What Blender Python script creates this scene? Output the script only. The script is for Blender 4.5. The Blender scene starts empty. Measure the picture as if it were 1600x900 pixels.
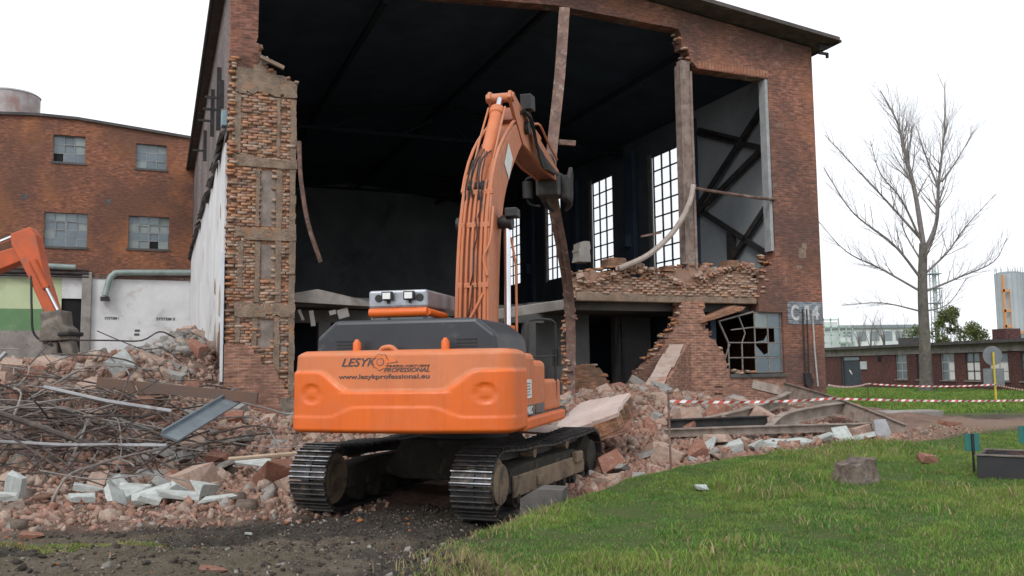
import bpy, bmesh, math, random
import numpy as np
from mathutils import Vector, Matrix, Euler
R = math.radians
random.seed(7); rng = np.random.default_rng(7)
scene = bpy.context.scene
COL = scene.collection

# ---------------------------------------------------------------- camera
EYE = 1.6
PITCH, ROLL, FPX = 0.0924374, 0.0121656, 1377.85
cam_d = bpy.data.cameras.new("camera"); cam = bpy.data.objects.new("camera", cam_d); COL.objects.link(cam)
cam_d.sensor_width = 36; cam_d.lens = FPX * 36 / 1600; cam_d.clip_end = 4000; cam_d.clip_start = .1
_fw = Vector((0, math.cos(PITCH), math.sin(PITCH))); _u0 = Vector((0, -math.sin(PITCH), math.cos(PITCH))); _r0 = Vector((1, 0, 0))
_rt = _r0 * math.cos(ROLL) - _u0 * math.sin(ROLL); _up = _r0 * math.sin(ROLL) + _u0 * math.cos(ROLL)
cam.matrix_world = Matrix(((_rt.x, _up.x, -_fw.x, 0), (_rt.y, _up.y, -_fw.y, 0), (_rt.z, _up.z, -_fw.z, EYE), (0, 0, 0, 1)))
scene.camera = cam

# ---------------------------------------------------------------- sky, sun, exposure
SUN_EL, SUN_AZ = R(42), R(205)          # azimuth clockwise from +Y (the view direction): behind the camera, a little left
world = bpy.data.worlds.new("World"); scene.world = world; world.use_nodes = True
nt = world.node_tree; nt.nodes.clear()
sky = nt.nodes.new("ShaderNodeTexSky"); sky.sky_type = 'NISHITA'; sky.sun_disc = False
sky.sun_elevation = SUN_EL; sky.sun_rotation = SUN_AZ; sky.air_density = 1.0; sky.dust_density = 6.0; sky.ozone_density = 1.0
hs = nt.nodes.new("ShaderNodeHueSaturation"); hs.inputs['Saturation'].default_value = .12
mx = nt.nodes.new("ShaderNodeMix"); mx.data_type = 'RGBA'; mx.inputs[0].default_value = .8
mx.inputs[7].default_value = (9.6, 9.9, 10.4, 1)       # the even overcast layer
bg = nt.nodes.new("ShaderNodeBackground"); bg.inputs['Strength'].default_value = .115
wo = nt.nodes.new("ShaderNodeOutputWorld")
nt.links.new(sky.outputs[0], hs.inputs['Color']); nt.links.new(hs.outputs[0], mx.inputs[6])
nt.links.new(mx.outputs[2], bg.inputs['Color']); nt.links.new(bg.outputs[0], wo.inputs['Surface'])
sun_d = bpy.data.lights.new("sun", 'SUN'); sun_d.energy = .9; sun_d.angle = R(16); sun_d.color = (1, .96, .9)
sun = bpy.data.objects.new("sun", sun_d); COL.objects.link(sun)
_d = Vector((math.sin(SUN_AZ) * math.cos(SUN_EL), math.cos(SUN_AZ) * math.cos(SUN_EL), math.sin(SUN_EL)))
sun.rotation_euler = _d.to_track_quat('Z', 'Y').to_euler()
vs = scene.view_settings; vs.view_transform = 'Standard'; vs.look = 'None'; vs.exposure = 0.32; vs.gamma = 1.0; vs.use_curve_mapping = False
scene.render.engine = 'CYCLES'; scene.cycles.max_bounces = 6; scene.cycles.transparent_max_bounces = 12
scene.cycles.use_denoising = True

# ---------------------------------------------------------------- materials
MATS = {}
def nodes_of(name):
    m = bpy.data.materials.new(name); m.use_nodes = True; n = m.node_tree; n.nodes.clear()
    out = n.nodes.new("ShaderNodeOutputMaterial"); b = n.nodes.new("ShaderNodeBsdfPrincipled")
    n.links.new(b.outputs[0], out.inputs[0]); MATS[name] = m
    return m, n, b
def N(n, t, **k):
    x = n.nodes.new(t)
    for a, v in k.items(): setattr(x, a, v)
    return x
def noise(n, scale, detail=6, rough=.6, vec=None, dist=0):
    x = N(n, "ShaderNodeTexNoise"); x.inputs['Scale'].default_value = scale; x.inputs['Detail'].default_value = detail
    x.inputs['Roughness'].default_value = rough; x.inputs['Distortion'].default_value = dist
    if vec is not None: n.links.new(vec, x.inputs['Vector'])
    return x.outputs['Fac']
def ramp(n, fac, stops):
    x = N(n, "ShaderNodeValToRGB"); e = x.color_ramp.elements
    while len(e) < len(stops): e.new(.5)
    for i, (p, c) in enumerate(stops):
        e[i].position = p; e[i].color = (*c, 1) if hasattr(c, '__len__') else (c, c, c, 1)
    n.links.new(fac, x.inputs[0]); return x.outputs[0]
def mixc(n, fac, a, b, mode='MIX'):
    x = N(n, "ShaderNodeMix", data_type='RGBA', blend_type=mode)
    for sock, v in ((0, fac), (6, a), (7, b)):
        if hasattr(v, 'links') or hasattr(v, 'is_linked'): n.links.new(v, x.inputs[sock])
        elif sock == 0: x.inputs[0].default_value = v
        else: x.inputs[sock].default_value = (*v, 1)
    return x.outputs[2]
def objco(n): return N(n, "ShaderNodeTexCoord").outputs['Object']
def bump(n, b, h, strength=.4, dist=.02):
    x = N(n, "ShaderNodeBump"); x.inputs['Strength'].default_value = strength; x.inputs['Distance'].default_value = dist
    n.links.new(h, x.inputs['Height']); n.links.new(x.outputs[0], b.inputs['Normal'])
def simple(name, c1, c2=None, scale=3.0, rough=.8, metal=0.0, c3=None, dscale=None, bmp=.25, bdist=.01, world_co=False, spec=.4, lo=.38, hi=.62):
    """two-tone noise surface; c3 = sparse stains"""
    m, n, b = nodes_of(name)
    co = N(n, "ShaderNodeNewGeometry").outputs['Position'] if world_co else objco(n)
    c2 = c2 or tuple(v * .8 for v in c1)
    col = mixc(n, ramp(n, noise(n, scale, 8, .65, co), [(lo, 0.), (hi, 1.)]), c1, c2)
    if c3: col = mixc(n, ramp(n, noise(n, dscale or scale * .6, 7, .7, co, .6), [(.55, 0.), (.68, 1.)]), col, c3)
    n.links.new(col, b.inputs['Base Color'])
    b.inputs['Roughness'].default_value = rough; b.inputs['Metallic'].default_value = metal; b.inputs['Specular IOR Level'].default_value = spec
    if bmp: bump(n, b, noise(n, scale * 6, 8, .7, co), bmp, bdist)
    return m
def brickmat(name, cA, cB, mortar, soot=None, soot_amt=.5, pale=None, scale_big=.35, warm=None, bh=.077):
    m, n, b = nodes_of(name)
    co = objco(n); s = N(n, "ShaderNodeSeparateXYZ"); n.links.new(co, s.inputs[0])
    ad = N(n, "ShaderNodeMath", operation='ADD'); n.links.new(s.outputs[0], ad.inputs[0]); n.links.new(s.outputs[1], ad.inputs[1])
    cb = N(n, "ShaderNodeCombineXYZ"); n.links.new(ad.outputs[0], cb.inputs[0]); n.links.new(s.outputs[2], cb.inputs[1])
    t = N(n, "ShaderNodeTexBrick"); n.links.new(cb.outputs[0], t.inputs['Vector'])
    t.inputs['Scale'].default_value = 1.0; t.inputs['Brick Width'].default_value = .26; t.inputs['Row Height'].default_value = bh
    t.inputs['Mortar Size'].default_value = .011; t.inputs['Mortar Smooth'].default_value = .2; t.inputs['Bias'].default_value = 0
    t.inputs['Color1'].default_value = (*cA, 1); t.inputs['Color2'].default_value = (*cB, 1); t.inputs['Mortar'].default_value = (*mortar, 1)
    col = t.outputs['Color']
    # per-brick jitter through stretched noise
    mp = N(n, "ShaderNodeMapping"); mp.inputs['Scale'].default_value = (3.8, 3.8, 13); n.links.new(co, mp.inputs[0])
    jit = noise(n, 1.0, 3, .6, mp.outputs[0]); col = mixc(n, 1.0, col, ramp(n, jit, [(.28, .42), (.5, 1.), (.72, 1.7)]), 'MULTIPLY')
    big = noise(n, scale_big, 8, .62, co, .4)
    if warm: col = mixc(n, ramp(n, noise(n, scale_big * 1.7, 6, .6, co), [(.48, 0.), (.66, .75)]), col, warm)
    if soot: col = mixc(n, ramp(n, big, [(.42, soot_amt), (.6, 0.)]), col, soot)
    if pale: col = mixc(n, ramp(n, noise(n, scale_big * 4, 8, .75, co, .5), [(.58, 0.), (.72, .55)]), col, pale)
    n.links.new(col, b.inputs['Base Color']); b.inputs['Roughness'].default_value = .93; b.inputs['Specular IOR Level'].default_value = .25
    hh = N(n, "ShaderNodeMath", operation='SUBTRACT'); n.links.new(jit, hh.inputs[0]); n.links.new(t.outputs['Fac'], hh.inputs[1])
    bump(n, b, hh.outputs[0], .8, .02)
    return m
def paint(name, c, c2, dust=(.34, .27, .2), rough=.33, amt=.5):
    """machine enamel: uneven fading, settled dust, streaks, small chips"""
    m, n, b = nodes_of(name); co = objco(n)
    col = mixc(n, ramp(n, noise(n, 1.2, 7, .65, co), [(.36, 0.), (.64, 1.)]), c, c2)
    mp = N(n, "ShaderNodeMapping"); mp.inputs['Scale'].default_value = (9, 9, .8); n.links.new(co, mp.inputs[0])
    col = mixc(n, ramp(n, noise(n, 1.0, 6, .7, mp.outputs[0]), [(.5, 0.), (.75, amt * .55)]), col, tuple(v * .55 for v in c2))
    up = N(n, "ShaderNodeSeparateXYZ"); n.links.new(N(n, "ShaderNodeNewGeometry").outputs['Normal'], up.inputs[0])
    du = N(n, "ShaderNodeMath", operation='MULTIPLY'); n.links.new(ramp(n, up.outputs[2], [(.35, .25), (.8, 1.)]), du.inputs[0]); n.links.new(ramp(n, noise(n, 2.3, 8, .75, co, .4), [(.42, 0.), (.7, amt)]), du.inputs[1])
    col = mixc(n, du.outputs[0], col, dust)
    col = mixc(n, ramp(n, noise(n, 26, 4, .6, co), [(.70, 0.), (.73, .7)]), col, (.10, .06, .045))
    n.links.new(col, b.inputs['Base Color']); b.inputs['Specular IOR Level'].default_value = .5
    n.links.new(ramp(n, noise(n, 5, 6, .7, co), [(.35, rough), (.7, rough + .28)]), b.inputs['Roughness'])
    bump(n, b, noise(n, 1.7, 3, .5, co), .08, .02)
    return m
def attrmat(name, rough=.95, nscale=14, amt=(.62, 1.3), trans=0.0, bmp=.5):
    m, n, b = nodes_of(name)
    a = N(n, "ShaderNodeAttribute", attribute_name="tint"); co = N(n, "ShaderNodeNewGeometry").outputs['Position']
    col = mixc(n, 1.0, a.outputs['Color'], ramp(n, noise(n, nscale, 6, .7, co), [(.3, amt[0]), (.7, amt[1])]), 'MULTIPLY')
    n.links.new(col, b.inputs['Base Color']); b.inputs['Roughness'].default_value = rough; b.inputs['Specular IOR Level'].default_value = .25
    if bmp: bump(n, b, noise(n, nscale * 3, 6, .7, co), bmp, .01)
    if trans:
        tr = N(n, "ShaderNodeBsdfTranslucent"); n.links.new(col, tr.inputs[0]); ms = N(n, "ShaderNodeMixShader"); ms.inputs[0].default_value = trans
        n.links.new(b.outputs[0], ms.inputs[1]); n.links.new(tr.outputs[0], ms.inputs[2])
        n.links.new(ms.outputs[0], next(x for x in n.nodes if x.type == 'OUTPUT_MATERIAL').inputs[0])
    return m
def glassmat(name, tint, transp, rough=.12):
    m, n, b = nodes_of(name); b.inputs['Base Color'].default_value = (*tint, 1); b.inputs['Roughness'].default_value = rough
    tr = N(n, "ShaderNodeBsdfTransparent"); ms = N(n, "ShaderNodeMixShader"); ms.inputs[0].default_value = transp
    co = objco(n)
    n.links.new(b.outputs[0], ms.inputs[1]); n.links.new(tr.outputs[0], ms.inputs[2])
    n.links.new(ms.outputs[0], next(x for x in n.nodes if x.type == 'OUTPUT_MATERIAL').inputs[0])
    return m

BR = brickmat('brick_weathered', (.30, .115, .075), (.20, .082, .062), (.24, .165, .13), soot=(.075, .055, .052), soot_amt=.65, pale=(.34, .25, .21), warm=(.34, .14, .075))
BRL = brickmat('brick_lower', (.33, .155, .105), (.25, .12, .085), (.33, .24, .185), soot=(.15, .09, .07), soot_amt=.5, pale=(.38, .28, .22), scale_big=.6)
BRG = brickmat('brick_sooty_grey', (.22, .17, .165), (.17, .14, .135), (.24, .215, .205), soot=(.10, .09, .09), soot_amt=.7, pale=(.22, .2, .19))
BRA = brickmat('brick_annex', (.32, .125, .068), (.22, .085, .052), (.15, .10, .08), soot=(.10, .06, .05), soot_amt=.65, pale=(.30, .19, .13), warm=(.36, .15, .065), scale_big=.28)
BRP = brickmat('brick_purple', (.14, .05, .042), (.11, .04, .038), (.12, .09, .08), soot=(.06, .035, .035), soot_amt=.5)
BRP2 = brickmat('brick_pier_core', (.38, .17, .085), (.26, .115, .07), (.31, .21, .15), soot=(.11, .08, .06), soot_amt=.7, pale=(.38, .3, .24), scale_big=.9)
CONC = simple('concrete_grey', (.30, .28, .26), (.20, .185, .17), 1.6, .92, c3=(.12, .10, .09))
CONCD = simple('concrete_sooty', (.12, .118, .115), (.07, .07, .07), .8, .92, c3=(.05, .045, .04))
CONCP = simple('concrete_pale', (.50, .51, .50), (.36, .37, .36), 2.2, .9, c3=(.3, .25, .21))
PIERC = simple('pier_concrete', (.33, .245, .185), (.19, .145, .11), 3.4, .95, c3=(.38, .19, .10), dscale=2.6, bmp=1.0, bdist=.06)
PLASTER = simple('plaster_white', (.68, .69, .70), (.55, .56, .57), .5, .85, c3=(.42, .40, .38), dscale=.55)
PLASTG = simple('plaster_grey', (.32, .34, .36), (.24, .26, .28), .5, .9, c3=(.17, .17, .18), dscale=.4)
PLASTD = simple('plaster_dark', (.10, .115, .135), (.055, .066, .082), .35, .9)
SOOT_DIM = simple('soot_blue_dim', (.05, .072, .112), (.035, .05, .08), .8, .9)  # sooty surfaces; the bluish dimness of the interior is put into the colour
MASS = simple('masonry_broken', (.36, .235, .175), (.25, .14, .10), 3.5, .95, c3=(.42, .34, .28), dscale=4, bmp=1.0, bdist=.04)
STEELD = simple('steel_dark', (.05, .047, .048), (.025, .024, .026), 3, .7, .3, c3=(.09, .05, .035))
RUST = simple('steel_rusty', (.20, .12, .095), (.11, .07, .06), 5, .85, .2, c3=(.30, .24, .2), lo=.42, hi=.58)
GALV = simple('steel_galvanised', (.36, .36, .37), (.27, .27, .28), 4, .55, .5, c3=(.2, .15, .12))
BEAMG = simple('fallen_beam_steel', (.34, .285, .245), (.2, .16, .135), 3, .75, .2, c3=(.2, .12, .09))
FELT = simple('roof_felt', (.095, .088, .086), (.055, .052, .052), 2, .9)
ROOFM = simple('roof_edge', (.10, .085, .08), (.06, .052, .05), 2.5, .9, c3=(.18, .15, .13))
WOODP = simple('timber_pale', (.42, .33, .24), (.30, .23, .17), 5, .85)
FRAMEP = simple('window_frame_pale', (.42, .42, .42), (.3, .3, .3), 6, .6)
FRAMED = simple('window_frame_dark', (.05, .055, .06), (.03, .033, .036), 6, .6)
TRUSS = simple('truss_black', (.014, .018, .026), (.009, .012, .018), 2, .9)
PANE_SKY = glassmat('pane_clear', (.75, .78, .8), .9)
PANE_BLUE = simple('pane_dusty', (.12, .16, .18), (.09, .125, .145), 1.2, .25, spec=.8, bmp=.02)
PANE_PALE = simple('pane_pale', (.22, .26, .25), (.16, .2, .2), 1.5, .3, spec=.7, bmp=.02)
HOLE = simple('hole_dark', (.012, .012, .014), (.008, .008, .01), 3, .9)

# ---------------------------------------------------------------- mesh helpers
def tag(o, label=None, cat=None, group=None, kind=None):
    if label: o['label'] = label
    if cat: o['category'] = cat
    if group: o['group'] = group
    if kind: o['kind'] = kind
    return o
def link(o, parent=None):
    COL.objects.link(o)
    if parent is not None: o.parent = parent
    return o
def empty(name, loc=(0, 0, 0), rz=0.0, label=None, cat=None, group=None):
    o = bpy.data.objects.new(name, None); o.location = loc; o.rotation_euler = (0, 0, rz); o.empty_display_size = .2
    link(o); return tag(o, label, cat, group)
class MB:
    def __init__(s): s.v = []; s.f = []
    def add(s, vs, fs, M=None):
        o = len(s.v)
        s.v += [tuple(M @ Vector(p)) for p in vs] if M is not None else [tuple(p) for p in vs]
        s.f += [tuple(i + o for i in f) for f in fs]; return s
    def box(s, x0, x1, y0, y1, z0, z1, M=None):
        return s.add([(x0, y0, z0), (x1, y0, z0), (x1, y1, z0), (x0, y1, z0), (x0, y0, z1), (x1, y0, z1), (x1, y1, z1), (x0, y1, z1)],
                     [(0, 3, 2, 1), (4, 5, 6, 7), (0, 1, 5, 4), (1, 2, 6, 5), (2, 3, 7, 6), (3, 0, 4, 7)], M)
    def beam(s, p0, p1, w, h, up=(0, 0, 1)):
        p0 = Vector(p0); p1 = Vector(p1); d = (p1 - p0); L = d.length; d.normalize(); u = Vector(up)
        x = d.cross(u)
        if x.length < 1e-4: x = d.cross(Vector((1, 0, 0)))
        x.normalize(); u = x.cross(d)
        M = Matrix(((x.x, d.x, u.x, p0.x), (x.y, d.y, u.y, p0.y), (x.z, d.z, u.z, p0.z), (0, 0, 0, 1)))
        return s.box(-w / 2, w / 2, 0, L, -h / 2, h / 2, M)
    def tube(s, pts, r, n=6, cap=True):
        pts = [Vector(p) for p in pts]; k = len(pts); rs = r if hasattr(r, '__len__') else [r] * k
        t = [(pts[min(i + 1, k - 1)] - pts[max(i - 1, 0)]).normalized() for i in range(k)]
        a = t[0].orthogonal().normalized(); o = len(s.v)
        for i in range(k):
            if i: a = (a - t[i] * a.dot(t[i])); a = a.normalized() if a.length > 1e-6 else t[i].orthogonal().normalized()
            b = t[i].cross(a)
            for j in range(n):
                q = 2 * math.pi * j / n; s.v.append(tuple(pts[i] + (a * math.cos(q) + b * math.sin(q)) * rs[i]))
        for i in range(k - 1):
            for j in range(n):
                j2 = (j + 1) % n; s.f.append((o + i * n + j, o + i * n + j2, o + (i + 1) * n + j2, o + (i + 1) * n + j))
        if cap: s.f.append(tuple(o + j for j in range(n))[::-1]); s.f.append(tuple(o + (k - 1) * n + j for j in range(n)))
        return s
    def cyl(s, p0, p1, r0, r1=None, n=12): return s.tube([p0, p1], [r0, r0 if r1 is None else r1], n)
    def prism(s, poly, axis, a0, a1, M=None):
        """polygon extruded along an axis: 'y' -> poly is (x,z); 'x' -> (y,z); 'z' -> (x,y)"""
        ar = sum(poly[i][0] * poly[(i + 1) % len(poly)][1] - poly[(i + 1) % len(poly)][0] * poly[i][1] for i in range(len(poly)))
        if ar < 0: poly = poly[::-1]
        f3 = {'y': lambda p, a: (p[0], a, p[1]), 'x': lambda p, a: (a, p[0], p[1]), 'z': lambda p, a: (p[0], p[1], a)}[axis]
        k = len(poly); vs_ = [f3(p, a0) for p in poly] + [f3(p, a1) for p in poly]
        fs = [tuple(range(k)), tuple(range(2 * k - 1, k - 1, -1))] + [((i + 1) % k, i, i + k, (i + 1) % k + k) for i in range(k)]
        if axis != 'y': fs = [f[::-1] for f in fs]
        return s.add(vs_, fs, M)
    def mesh(s, name):
        me = bpy.data.meshes.new(name); me.from_pydata(s.v, [], s.f); return me
    def build(s, name, m, parent=None, smooth=False, bevel=0.0, seg=2, label=None, cat=None, group=None, kind=None, loc=None, rot=None):
        me = s.mesh(name); me.materials.append(m)
        o = bpy.data.objects.new(name, me)
        if smooth:
            me.polygons.foreach_set('use_smooth', [True] * len(me.polygons))
            me.set_sharp_from_angle(angle=R(40))
        if bevel:
            b = o.modifiers.new('bevel', 'BEVEL'); b.width = bevel; b.segments = seg; b.limit_method = 'ANGLE'; b.angle_limit = R(35)
        if loc is not None: o.location = loc
        if rot is not None: o.rotation_euler = rot
        link(o, parent); return tag(o, label, cat, group, kind)
def inst(me, name, m, parent=None, loc=(0, 0, 0), rot=(0, 0, 0), sc=(1, 1, 1)):
    o = bpy.data.objects.new(name, me); o.location = loc; o.rotation_euler = rot; o.scale = sc
    if m is not None and not me.materials: me.materials.append(m)
    return link(o, parent)
def rag(poly, step=.16, amp=.07, rnd=random.Random(3)):
    """points (u,z) or (u,z,1): the edge that starts at a marked point is broken, in brick-sized steps"""
    out = []; k = len(poly)
    for i in range(k):
        p = poly[i]; q = poly[(i + 1) % k]; out.append((p[0], p[1]))
        if len(p) > 2:
            L = math.hypot(q[0] - p[0], q[1] - p[1]); m = max(1, int(L / step))
            for j in range(1, m):
                t = (j + rnd.uniform(-.3, .3)) / m; u = p[0] + (q[0] - p[0]) * t + rnd.uniform(-amp, amp); z = p[1] + (q[1] - p[1]) * t + rnd.uniform(-amp, amp)
                z = round(z / .077) * .077 + rnd.uniform(-.008, .008)
                if rnd.random() < .6: out.append((u, out[-1][1] if abs(out[-1][1] - z) > .03 else z))
                out.append((u, z))
    return out
def bent(pts, k=6):
    """Catmull-Rom through points"""
    P = [Vector(p) for p in pts]; P = [P[0] * 2 - P[1]] + P + [P[-1] * 2 - P[-2]]; out = []
    for i in range(1, len(P) - 2):
        a, b, c, d = P[i - 1], P[i], P[i + 1], P[i + 2]
        for j in range(k):
            t = j / k; out.append(.5 * ((2 * b) + (c - a) * t + (2 * a - 5 * b + 4 * c - d) * t * t + (3 * b - a - 3 * c + d) * t ** 3))
    return out + [P[-2]]
_txt = {}
def text_mesh(body, x0, x1, z0, z1, shear=0.0, bold=0.0, depth=.004, wrap=None):
    """lettering fitted to a box in the xz plane facing -y; wrap(x,z) -> y of the surface under it"""
    cu = bpy.data.curves.new('lettering', 'FONT'); cu.body = body; cu.size = 1; cu.shear = shear; cu.offset = bold; cu.extrude = .02
    o = bpy.data.objects.new('tmp', cu); COL.objects.link(o); bpy.context.view_layer.update()
    me = bpy.data.meshes.new_from_object(o.evaluated_get(bpy.context.evaluated_depsgraph_get()))
    bpy.data.objects.remove(o)
    V_ = np.array([v.co[:] for v in me.vertices]); lo, hi = V_.min(0), V_.max(0)
    X = x0 + (V_[:, 0] - lo[0]) / (hi[0] - lo[0]) * (x1 - x0); Z = z0 + (V_[:, 1] - lo[1]) / (hi[1] - lo[1]) * (z1 - z0)
    Y = np.where(V_[:, 2] > 0, -depth, depth)
    if wrap: Y = Y + np.array([wrap(x, z) for x, z in zip(X, Z)])
    me.vertices.foreach_set('co', np.stack([X, Y, Z], 1).ravel()); me.update(); me.materials.clear(); return me
def mesh_np(name, V_, F, m, tint=None, parent=None, smooth=False):
    """big mesh from arrays; F (n,3) or (n,4); tint = per-face colour"""
    me = bpy.data.meshes.new(name); k = F.shape[1]
    me.vertices.add(len(V_)); me.vertices.foreach_set('co', np.ascontiguousarray(V_, dtype=np.float32).ravel())
    me.loops.add(F.size); me.loops.foreach_set('vertex_index', np.ascontiguousarray(F, dtype=np.int32).ravel())
    me.polygons.add(len(F)); me.polygons.foreach_set('loop_start', np.arange(0, F.size, k, dtype=np.int32))
    if smooth: me.polygons.foreach_set('use_smooth', np.ones(len(F), dtype=bool))
    me.update(calc_edges=True)
    if tint is not None:
        a = me.attributes.new('tint', 'FLOAT_COLOR', 'FACE'); c = np.ones((len(F), 4), np.float32); c[:, :3] = tint; a.data.foreach_set('color', c.ravel())
    me.materials.append(m); o = bpy.data.objects.new(name, me); return link(o, parent)

# value noise for terrain
_H = rng.random((256, 256))
def vnoise(x, y):
    xi = np.floor(x).astype(int); yi = np.floor(y).astype(int); fx = x - xi; fy = y - yi
    fx = fx * fx * (3 - 2 * fx); fy = fy * fy * (3 - 2 * fy); g = lambda i, j: _H[i & 255, j & 255]
    return (g(xi, yi) * (1 - fx) + g(xi + 1, yi) * fx) * (1 - fy) + (g(xi, yi + 1) * (1 - fx) + g(xi + 1, yi + 1) * fx) * fy
def fbm(x, y, s=1.0, o=4):
    t = 0; a = .5
    for i in range(o): t = t + a * (vnoise(x * s + 17.3 * i, y * s + 9.1 * i) - .5); s *= 2.03; a *= .55
    return t
def sm(a, b, t): t = np.clip((t - a) / (b - a), 0, 1); return t * t * (3 - 2 * t)
def sdf(x, y, poly):
    """signed distance to a polygon, positive inside"""
    x = np.asarray(x, float); y = np.asarray(y, float); d = np.full(x.shape, 1e9); ins = np.zeros(x.shape, bool); k = len(poly)
    for i in range(k):
        ax, ay = poly[i]; bx, by = poly[(i + 1) % k]; ex, ey = bx - ax, by - ay
        t = np.clip(((x - ax) * ex + (y - ay) * ey) / (ex * ex + ey * ey), 0, 1)
        d = np.minimum(d, np.hypot(x - ax - t * ex, y - ay - t * ey))
        c = (ay > y) != (by > y); ins ^= c & (x < (bx - ax) * (y - ay) / (by - ay + 1e-12) + ax)
    return np.where(ins, d, -d)

# ---------------------------------------------------------------- terrain
TH = .381858; LC = Vector((-7.2743, 22.3049, .478)); W = 19.01
Ux, Uy = math.cos(TH), math.sin(TH)
def hw(u, s, z): return Vector((LC.x + u * Ux - s * Uy, LC.y + u * Uy + s * Ux, LC.z + z))
def hloc(x, y): dx = x - LC.x; dy = y - LC.y; return dx * Ux + dy * Uy, -dx * Uy + dy * Ux
G1 = [(-.3, -30), (-.25, 7.06), (-.38, 8.34), (-.2, 9.4), (.1, 10.4), (.75, 11.7), (1.5, 13.2), (2.6, 14.5), (4.8, 16.9), (6.6, 18.6), (8.3, 18.9), (12.3, 21.5), (40, 30), (60, -30)]
BRK = [(-60, 10.9), (-6.4, 11.1), (-3.9, 12.0), (-2.4, 13.2), (.4, 13.6), (1.2, 13.2), (2.4, 14.4), (4.7, 16.8), (6.5, 18.5), (8.3, 18.7), (12.3, 21.4), (30, 27), (30, 30.5), (14, 25.8), (11.5, 27.5), (10.5, 60), (-60, 60)]
G2 = [(11.0, 29.5), (12.5, 26.5), (16.6, 27.2), (40, 34), (900, 60), (900, 1600), (-900, 1600), (-900, 64), (9, 64)]
def masks(x, y):
    w = fbm(x, y, .9, 4) * 1.1; w2 = fbm(x + 50, y, 3.0, 3) * .5
    g1 = sdf(x, y, G1); g = sm(-.28, .3, g1 + w * .95 + w2 * .8); g = np.maximum(g, sm(-.6, .8, sdf(x, y, G2) + w * 1.5))
    blob = np.exp(-(((x + 4.6) / 1.8) ** 2 + ((y - 9.6) / .9) ** 2)); g = np.maximum(g, .55 * sm(.4, .8, blob * 1.3 + w * .5))
    b = sm(-.3, .5, sdf(x, y, BRK) + w * .8 + w2 * .5) * (1 - g)
    return g, b
def ruts(x, y):
    d = 0
    for off in (-1.3, 1.3):
        cx = -1.6 + off + (y - 12) * .36 - .03 * (12 - y) ** 2 * (y < 12)
        d = d + np.exp(-((x - cx) / .33) ** 2) * (1 + .25 * np.sin(y * 31))
    return d
def Hh(x, y):
    x = np.asarray(x, float); y = np.asarray(y, float)
    u, s = hloc(x, y); g1 = sdf(x, y, G1)
    mud = 1 - sm(-.35, .3, g1)                                   # 1 outside the lawn
    h = -.4 * sm(7.5, 10.8, y) * mud * (1 - sm(15.2, 20, y))
    near = sm(-9, -1.5, s) * sm(16, 20, y) * (1 - sm(17.6, 20.6, u)) * (1 - sm(44, 60, y))
    h = h + .478 * near
    # heap left of the hall and in front of the annex
    lp = sm(12.6, 19.5, y) * (1 - sm(-8.8, -5.4, x + (y - 18) * .1)) * (1 - sm(33, 44, y))
    h = h + lp * (1.45 + .6 * fbm(x, y, .45, 3))
    h = h + .75 * np.exp(-((u + .7) / .9) ** 2) * sm(-.2, 1.2, s) * (1 - sm(4, 8, s))     # piled against the side wall
    h = h + .3 * np.exp(-(((x + 4.4) / 2.2) ** 2 + ((y - 17.5) / 2.2) ** 2))
    h = h + .28 * np.exp(-(((x - 1.9) / 2.0) ** 2 + ((y - 18.2) / 2.0) ** 2)) + .6 * np.exp(-(((x - 3.0) / 1.7) ** 2 + ((y - 23.4) / 1.9) ** 2)) + .2 * np.exp(-(((x - 5.2) / 1.8) ** 2 + ((y - 24) / 1.6) ** 2))
    fade = (1 - sm(25, 60, np.abs(x))) * (1 - sm(40, 70, y))
    h = h + (fbm(x, y, .35, 4) * .16 + fbm(x + 31, y, 2.2, 3) * .11 * (.35 + .65 * mud) + fbm(x, y + 77, 6.0, 3) * .09 * mud + np.abs(fbm(x + 5, y, 13.0, 2)) * .06 * mud * (1 - sm(14, 16, y))) * fade
    h = h - .12 * ruts(x, y) * mud * sm(6.5, 8, y) * (1 - sm(12.6, 14.5, y))
    h = h + .10 * np.exp(-((g1 + .12) / .2) ** 2) * mud * (y < 13.5) * (y > 7)      # soil pushed up along the lawn
    h = h + .07 * np.exp(-(((y - 26.4 - .1 * (x - 13)) / .55) ** 2)) * sm(11, 13, x) * (1 - sm(20, 26, x)) * (1 + 2 * fbm(x, y, .8, 3))   # low spoil bank
    return h
def hz(x, y): return float(Hh(np.array([x]), np.array([y]))[0])
xs = np.concatenate([np.linspace(-700, -34, 22), np.linspace(-30, -13, 40), np.arange(-12.9, -7.45, .1), np.arange(-7.4, 2.95, .05), np.arange(3.0, 14.05, .1), np.linspace(14.2, 40, 60), np.linspace(44, 700, 24)])
ys = np.concatenate([np.linspace(-60, 3, 12), np.arange(4, 6.05, .1), np.arange(6.1, 13.95, .05), np.arange(14, 30.05, .1), np.linspace(30.3, 80, 70), np.linspace(86, 1600, 28)])
gx, gy = np.meshgrid(xs, ys); gz = Hh(gx.ravel(), gy.ravel())
nx, ny = len(xs), len(ys); ii = (np.arange(ny - 1)[:, None] * nx + np.arange(nx - 1)[None, :]).ravel()
mg, mn_, gb = nodes_of('ground')
at_ = N(mn_, "ShaderNodeAttribute", attribute_name="soil"); sp_ = N(mn_, "ShaderNodeSeparateColor"); mn_.links.new(at_.outputs['Color'], sp_.inputs[0])
pos = N(mn_, "ShaderNodeNewGeometry").outputs['Position']
nA = noise(mn_, 1.1, 9, .68, pos, .3); nB = noise(mn_, 9, 8, .7, pos); nC = noise(mn_, 34, 6, .7, pos)
wet = N(mn_, 'ShaderNodeAttribute', attribute_name='wet').outputs['Fac']
dryc = mixc(mn_, ramp(mn_, nA, [(.4, 0.), (.62, 1.)]), (.145, .122, .08), (.225, .185, .135))
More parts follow.
